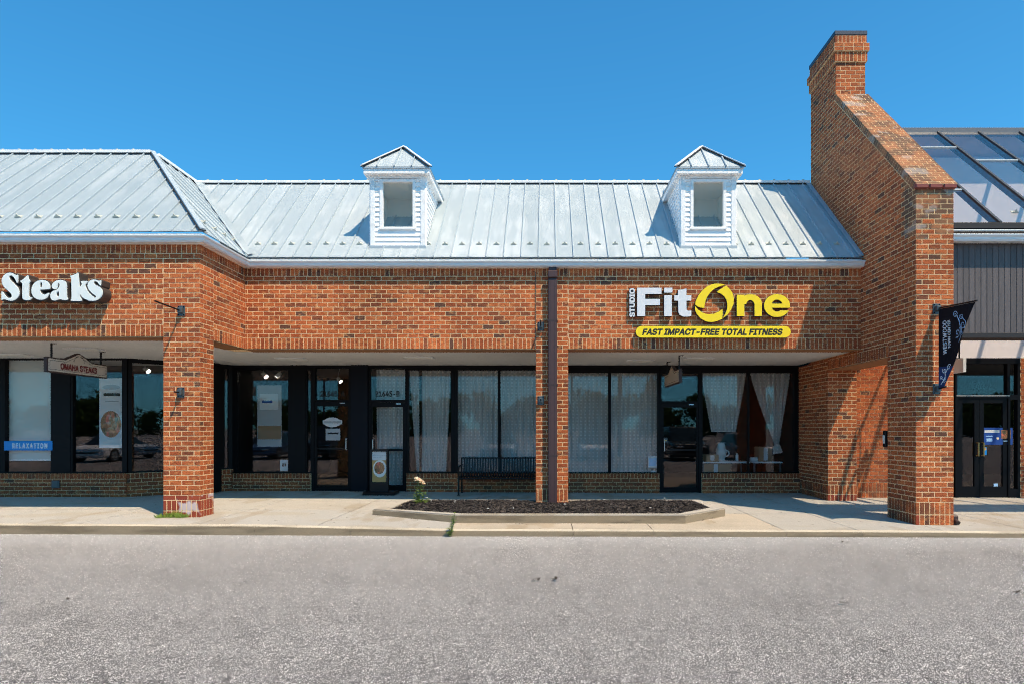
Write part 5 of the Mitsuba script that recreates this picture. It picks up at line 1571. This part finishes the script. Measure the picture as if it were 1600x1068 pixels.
poster('sticker', 'pale blue sticker low on the double door', X(1552.5, D), X(1559, D), Z(763, D), Z(754.5, D), D - 0.006, 'print_blue', cat_='sticker')


# ------------------------------------------------------------------ curtains
def curtain(label, outline_top, outline_bot, D, ytop, ybot, folds=9, amp=0.03, knot=None):
    """Sheer cloth between two pixel spans; gathers where it narrows."""
    k = thing('lace_curtain', label, 'curtain', 'sheer dotted curtains in the shop windows')
    nu_, nv2 = 60, 26
    v = []
    w0 = outline_top[1] - outline_top[0]
    for j in range(nv2 + 1):
        t = j / nv2
        for i in range(nu_ + 1):
            u_ = i / nu_
            tt = t ** 1.15
            xl = outline_top[0] + (outline_bot[0] - outline_top[0]) * tt
            xr = outline_top[1] + (outline_bot[1] - outline_top[1]) * tt
            xp = xl + (xr - xl) * u_
            yy = ytop + (ybot - ytop) * t
            ph = u_ * folds * 2 * math.pi + 0.8 * math.sin(t * 2.2)
            y = D + amp * (0.55 * math.sin(ph) + 0.45 * math.sin(ph * 0.37 + 1.3))
            v.append([X(xp, D), y, Z(yy, D)])
    f = [[j * (nu_ + 1) + i, (j + 1) * (nu_ + 1) + i, (j + 1) * (nu_ + 1) + i + 1, j * (nu_ + 1) + i + 1] for j in range(nv2) for i in range(nu_)]
    part(k, 'cloth', quads(v, f), 'curtain', smooth=True)
    part(k, 'rod', tube([[X(outline_top[0] - 1.5, D), D, Z(ytop - 0.6, D)], [X(outline_top[1] + 1.5, D), D, Z(ytop - 0.6, D)]], 0.010, 8), 'black_metal')
    if knot:
        kx_, ky_ = knot
        m = trimesh.creation.icosphere(2, 1.0)
        vv = np.asarray(m.vertices)
        m.vertices = vv * (1 + 0.25 * (meshkit.noise(vv * 2.3 + 5)[:, None] - 0.5)) * [0.10, 0.06, 0.11] + [X(kx_, D), D, Z(ky_, D)]
        part(k, 'knot', m, 'curtain', smooth=True)
        tail = [[X(kx_ - 3, D), D, Z(ky_ - 9, D)], [X(kx_ + 3, D), D, Z(ky_ - 9, D)], [X(kx_ + 9, D), D - 0.02, Z(ky_ + 6, D)], [X(kx_ - 7, D), D - 0.02, Z(ky_ + 9, D)]]
        part(k, 'tail', quads(tail, [[0, 3, 2, 1]]), 'curtain')
    return k


D = YS + 0.22
curtain('sheer dotted curtain over the glass of the second door', (588, 635), (589, 629), D, 577, 758, 7)
curtain('sheer dotted curtain gathered narrower at the foot, right of the second door', (640, 704), (651, 697), D, 577, 737, 9)
curtain('sheer dotted curtain behind the left half of the bench', (715.5, 779), (716, 779), D, 577, 738, 8)
curtain('sheer dotted curtain between the bench and the middle pillar', (782, 848), (784, 848), D, 577, 738, 9)
curtain('sheer dotted curtain just right of the middle pillar', (862, 951), (864, 951), D, 580, 738, 10)
curtain('sheer dotted curtain left of the dark door with the notice', (954, 1029), (954, 1028), D, 580, 738, 9)
curtain('shortened sheer curtain hanging above the white vase', (1096, 1166), (1112, 1150), D, 581, 674, 8)
curtain('sheer curtain tied in a knot in the rightmost shop window', (1172, 1235), (1211, 1217), D, 581, 694, 8, knot=(1214, 700))

# ------------------------------------------------------------------ things behind the right window
D = YS + 0.75
for px0_, px1_, lab in ((1092, 1167, 'white table under the shortened curtain'), (1171, 1217, 'white table under the knotted curtain')):
    k = thing('table', lab, 'table')
    zt = Z(720, D)
    part(k, 'top', box(X(px0_, D), X(px1_, D), D - 0.25, D + 0.35, zt - 0.03, zt, 0.004), 'white_paint')
    for a in (X(px0_, D) + 0.05, X(px1_, D) - 0.05):
        for b in (D - 0.2, D + 0.3):
            part(k, 'leg', box(a - 0.02, a + 0.02, b - 0.02, b + 0.02, 0.04, zt - 0.031), 'steel_plate')
zt = Z(720, D)
vs_ = thing('vase', 'white vase shaped ornament on the table under the shortened curtain', 'vase')
prof_ = np.array([[0.0, 0.0], [0.16, 0.0], [0.19, 0.015], [0.10, 0.03], [0.085, 0.06], [0.12, 0.16], [0.13, 0.25], [0.10, 0.36], [0.085, 0.44], [0.10, 0.47], [0.0, 0.47]])
part(vs_, 'body', trimesh.creation.revolve(prof_, sections=24).apply_translation([X(1126.5, D), D - 0.02, zt + 0.001]), 'ceramic', smooth=40)
lp = trimesh.creation.torus(0.075, 0.014, 16, 8)
part(vs_, 'handle', frame(lp, (X(1126.5, D) + 0.12, D - 0.02, zt + 0.2), EX, EZ, -EY), 'ceramic', smooth=True)


def carton(label, xa, xb, ya, yb_, z0, y):
    k = thing('cardboard_box', label, 'box')
    x0_, x1_ = X(xa, y), X(xb, y)
    z1_ = Z(ya, y)
    part(k, 'body', box(x0_, x1_, y, y + 0.35, z0, z1_, 0.004), 'cardboard')
    c = (x0_ + x1_) / 2
    part(k, 'tape', cat(box(c - 0.05, c + 0.05, y - 0.002, y - 0.0005, z0 + 0.03, z1_ - 0.005)), 'paper_white')
    part(k, 'flap', box(x0_ + 0.005, c - 0.003, y + 0.02, y + 0.34, z1_ + 0.0005, z1_ + 0.006), 'cardboard')
    part(k, 'flap', box(c + 0.003, x1_ - 0.005, y + 0.02, y + 0.34, z1_ + 0.0005, z1_ + 0.006), 'cardboard')


carton('cardboard box on the table under the knotted curtain', 1186, 1207, 698, 718, zt + 0.001, D - 0.1)
carton('low cardboard box on the table left of the white vase', 1103, 1123, 710, 720, zt + 0.001, D - 0.2)
carton('brown cardboard box on the floor under the table with the vase', 1094, 1143, 724, 750, 0.041, D - 0.18)
cn = thing('spray_can', 'pale can standing right of the white vase', 'can')
part(cn, 'body', tube([[X(1151.5, D), D, zt + 0.001], [X(1151.5, D), D, zt + 0.17]], 0.035, 14), 'ceramic', smooth=40)
part(cn, 'cap', tube([[X(1151.5, D), D, zt + 0.171], [X(1151.5, D), D, zt + 0.21]], 0.025, 14), 'paper_grey', smooth=40)
rl = thing('paper_roll', 'white paper roll lying left of the cardboard box', 'roll')
part(rl, 'paper', tube([[X(1172.5, D), D, zt + 0.055], [X(1183, D), D, zt + 0.055]], 0.053, 16), 'ceramic', smooth=40)

# ------------------------------------------------------------------ lamps inside the shops
M('lamp_white', (0.8, 0.8, 0.78), 0.5)
scene['lamp_glow'] = {'type': 'diffuse', 'reflectance': C((0.8, 0.8, 0.8))}


def track_head(px, py, D, label, tilt):
    k = thing('track_lamp', label, 'lamp', 'white track lamps inside the left shop')
    P = np.array([X(px, D), D, Z(py, D)])
    d = np.array([tilt * 2.2, -0.30, -0.75]); d /= np.linalg.norm(d)
    part(k, 'shade', tube([P - d * 0.12, P - d * 0.10, P - d * 0.02, P + d * 0.05], [0.02, 0.045, 0.05, 0.055], 14, caps=False), 'lamp_white', smooth=40)
    m = tube([P + d * 0.02, P + d * 0.025], 0.045, 14)
    kk_ = numbered(f'{k}__bulb')
    scene[kk_] = {**mikit.ply(m, 'lamp_glow'), 'emitter': {'type': 'area', 'radiance': C((14.0, 12.5, 10.0))}}
    part(k, 'stem', tube([P - d * 0.10, [P[0], P[1], 3.29]], 0.008, 6), 'lamp_white')


for px_, py_, D_, tl, lab in ((414.5, 586.5, 15.6, 0.4, 'left lamp of the nearest track pair, left of the first door'), (434, 586.5, 15.6, -0.3, 'right lamp of the nearest track pair, left of the first door'),
                              (349.5, 597.5, 16.6, 0.5, 'track lamp beside the left brick pillar'), (396, 604, 17.6, -0.5, 'farther track lamp beside the tall faded poster'),
                              (531, 594, 16.8, 0.3, 'track lamp seen over the first door'), (230, 578, 14.8, 0.5, 'track lamp in the window left of the left brick pillar')):
    track_head(px_, py_, D_, lab, tl)
for px_, py_, D_ in ((411, 578, 16.4), (383, 591, 19.0), (524, 577, 16.6)):
    c = np.array([X(px_, D_), D_, 3.285])
    solo('ceiling_panel', box(c[0] - 0.3, c[0] + 0.3, c[1] - 0.6, c[1] + 0.6, 3.28, 3.298), 'tile_white', f'pale flat ceiling panel inside the left shop', 'ceiling panel', 'pale ceiling panels inside the left shop')
# ------------------------------------------------------------------ small litter
lit = []
r5 = np.random.default_rng(21)
for (px_, py_, s_) in ((372, 912, 0.05), (836, 906, 0.05), (866, 905, 0.05), (1318, 846, 0.05), (1320, 940, 0.05), (108, 939, 0.04), (1594, 925, 0.05), (1245, 916, 0.02), (1287, 916, 0.02), (1403, 878, 0.03), (605, 881, 0.03), (1340, 856, 0.03)):
    Dq = 1.6 * F / (py_ - PY0)
    Xq = X(px_, Dq); zq = float(road_z(Xq, Dq)) + 0.012
    for k_ in range(3):
        an = r5.uniform(0, 6.28)
        lit += leaf(np.array([Xq + r5.normal(0, s_ * 0.5), Dq + r5.normal(0, s_ * 0.3), zq]), np.array([math.cos(an), math.sin(an) * 0.5, 0.30]), EZ, s_ * r5.uniform(1.0, 1.7), s_ * 0.7)
for (px_, py_) in ((595, 805), (645, 812), (810, 818), (815, 818), (1100, 812), (1115, 809), (672, 768), (793, 770), (1200, 772)):
    Dq = (1.53 - 0.01) * F / (py_ - PY0)
    Xq = X(px_, Dq); zq = float(walk_z(Xq, Dq)) + 0.008
    for k_ in range(2):
        an = r5.uniform(0, 6.28)
        lit += leaf(np.array([Xq + r5.normal(0, 0.02), Dq, zq]), np.array([math.cos(an), math.sin(an), 0.15]), EZ, 0.05, 0.025)
solo('litter', leaf_mesh(lit), 'litter_mat', 'dry leaves and scraps on the asphalt and the sidewalk', kind='stuff')


# ------------------------------------------------------------------ what the shop windows mirror: cars, trees, lamp posts across the lot
def hull_of(spheres):
    ms = []
    for x, y, z, r in spheres:
        ms.append(manifold3d.Manifold.sphere(r, 20).translate([x, y, z]))
    m = manifold3d.Manifold.batch_hull(ms).to_mesh()
    return trimesh.Trimesh(m.vert_properties[:, :3], m.tri_verts, process=False)


def car(x, y, paint, label, hgt=1.45, L=4.5, W=1.78, suv=False, turn=0.0):
    """A parked car, nose to the shops (+y)."""
    k = thing('parked_car', label, 'car')
    Tm = trimesh.transformations.rotation_matrix(turn, [0, 0, 1]); Tm[:3, 3] = [x, y, float(road_z(x, y))]
    put = lambda m: m.apply_transform(Tm)
    w, r = W / 2, 0.14
    bl = 0.78 if not suv else 0.98
    low = hull_of([(sx * (w - r), yy, zz, r) for sx in (-1, 1) for yy, zz in ((L / 2 - 0.22, 0.36), (L / 2 - 0.25, bl - 0.22), (0.9, bl - 0.08), (-L / 2 + 0.2, bl - 0.06), (-L / 2 + 0.18, 0.38))])
    body = part(k, 'body', put(low), paint, smooth=50)
    cab = [(sx * (w - 0.30), yy, zz, 0.12) for sx in (-1, 1) for yy, zz in ((0.25, hgt - 0.13), (-1.2 if not suv else -1.75, hgt - 0.14))] + [(sx * (w - 0.16), yy, bl - 0.02, 0.1) for sx in (-1, 1) for yy in (1.05, -1.95)]
    part(k, 'cabin', put(hull_of(cab)), 'car_glass', smooth=50)
    rf = [(sx * (w - 0.31), yy, zz, 0.125) for sx in (-1, 1) for yy, zz in ((0.22, hgt - 0.12), (-1.15 if not suv else -1.7, hgt - 0.125))]
    part(k, 'roof', put(hull_of(rf)), paint, smooth=50)
    for sx in (-1, 1):
        for yy in (1.38, -1.35):
            wk = part(k, 'wheel', put(tube([[sx * (w - 0.20), yy, 0.32], [sx * (w + 0.015), yy, 0.32]], 0.32, 24)), 'tyre', smooth=40)
            part(wk, 'rim', put(tube([[sx * (w + 0.016), yy, 0.32], [sx * (w + 0.022), yy, 0.32]], 0.21, 18)), 'chrome', smooth=40)
        part(k, 'headlight', put(hull_of([(sx * (w - 0.22), L / 2 - 0.10, bl - 0.24, 0.06), (sx * (w - 0.48), L / 2 - 0.11, bl - 0.25, 0.05)])), 'chrome', smooth=50)
        part(k, 'mirror', put(hull_of([(sx * (w + 0.08), 0.85, bl + 0.05, 0.06), (sx * (w + 0.16), 0.84, bl + 0.05, 0.05)])), paint, smooth=50)
    part(k, 'grille', put(box(-0.5, 0.5, L / 2 - 0.12, L / 2 - 0.072, 0.42, bl - 0.28, 0.01)), 'black_metal')


rowy = -4.6
car(2.6, rowy, 'car_white', 'white sedan parked across the lane, mirrored right of the middle pillar')
car(-2.6, rowy - 0.2, 'car_silver', 'silver sedan parked across the lane, mirrored above the bench')
car(-11.8, rowy, 'car_black', 'black sport utility car across the lane, mirrored by the first door', 1.75, 4.7, 1.9, True)
car(-15.0, rowy + 0.1, 'car_blue', 'dark blue car left of the black sport utility car across the lane')
car(-21.8, rowy - 0.1, 'car_white', 'white car farthest left across the lane')
car(7.4, rowy + 0.2, 'car_black', 'black sport utility car across the lane, mirrored by the dark door', 1.78, 4.7, 1.9, True)
car(10.9, rowy, 'car_silver', 'silver car farthest right across the lane')


def crown_mesh(seed, R, H, n=1300):
    r_ = np.random.default_rng(seed)
    blobs = [(r_.normal(0, R * 0.42), r_.normal(0, R * 0.42), H * r_.uniform(0.14, 0.85), R * r_.uniform(0.34, 0.56)) for _ in range(20)]
    v = []
    for _ in range(n):
        bx_, by_, bz_, br = blobs[r_.integers(len(blobs))]
        u_ = r_.normal(size=3); u_ /= np.linalg.norm(u_)
        c = np.array([bx_, by_, bz_]) + u_ * br * r_.uniform(0.75, 1.05)
        a = r_.normal(size=3); a /= np.linalg.norm(a)
        b = np.cross(a, u_); b /= np.linalg.norm(b) + 1e-9
        s_ = r_.uniform(0.3, 0.7)
        v += [c - a * s_, c + b * s_ * 0.6, c + a * s_, c - b * s_ * 0.6]
    return quads(v)


crowns = [mikit.ply(crown_mesh(s_, R_, H_), 'leaf') for s_, R_, H_ in ((1, 4.6, 8.5), (2, 4.2, 7.2), (3, 5.2, 9.6), (4, 3.8, 8.8))]
trunks = [mikit.ply(tube([[0, 0, -0.3], [0.1, 0, 2.0], [0.0, 0.1, h_ * 0.6], [0.1, 0, h_ * 0.85]], [0.28, 0.22, 0.13, 0.05], 10), 'bark', smooth=True) for h_ in (8.5, 7.2, 9.6, 8.8)]
r6 = np.random.default_rng(33)
for i in range(46):
    xq = -150 + i * 6.4 + r6.uniform(-1.2, 1.2)
    yq = -108 + r6.uniform(-6, 6)
    s_ = r6.uniform(0.72, 1.15)
    j = r6.integers(4)
    t_ = T().translate([xq, yq, 0]).rotate([0, 0, 1], float(r6.uniform(0, 360))).scale(float(s_))
    k = thing('broadleaf_tree', 'leafy green tree in the belt beyond the parking lot', 'tree', 'trees beyond the parking lot')
    scene[f'{k}__crown'] = {**crowns[j], 'to_world': t_}
    scene[f'{k}__trunk'] = {**trunks[j], 'to_world': t_}
for xq, yq, h_, r_, lb_ in ((1.6, -9.5, 9.0, 0.05, 'thin lamp post mirrored right of the middle pillar'), (4.4, -7.5, 9.0, 0.13, 'thick lamp post mirrored near the dark door'), (-15.0, -12.0, 9.0, 0.06, 'lamp post mirrored in the left shop windows')):
    k = thing('lamp_post', lb_, 'lamp post', 'lamp posts of the parking lot')
    part(k, 'pole', tube([[xq, yq, -0.1], [xq, yq, h_]], r_, 12), 'bronze_dark', smooth=40)
    part(k, 'arm', tube([[xq, yq, h_ - 0.1], [xq + 1.2, yq, h_ + 0.05]], 0.04, 8), 'bronze_dark')
    part(k, 'lamp_head', box(xq + 0.9, xq + 1.6, yq - 0.15, yq + 0.15, h_ + 0.06, h_ + 0.18, 0.03), 'bronze_dark')
finish_bricks()
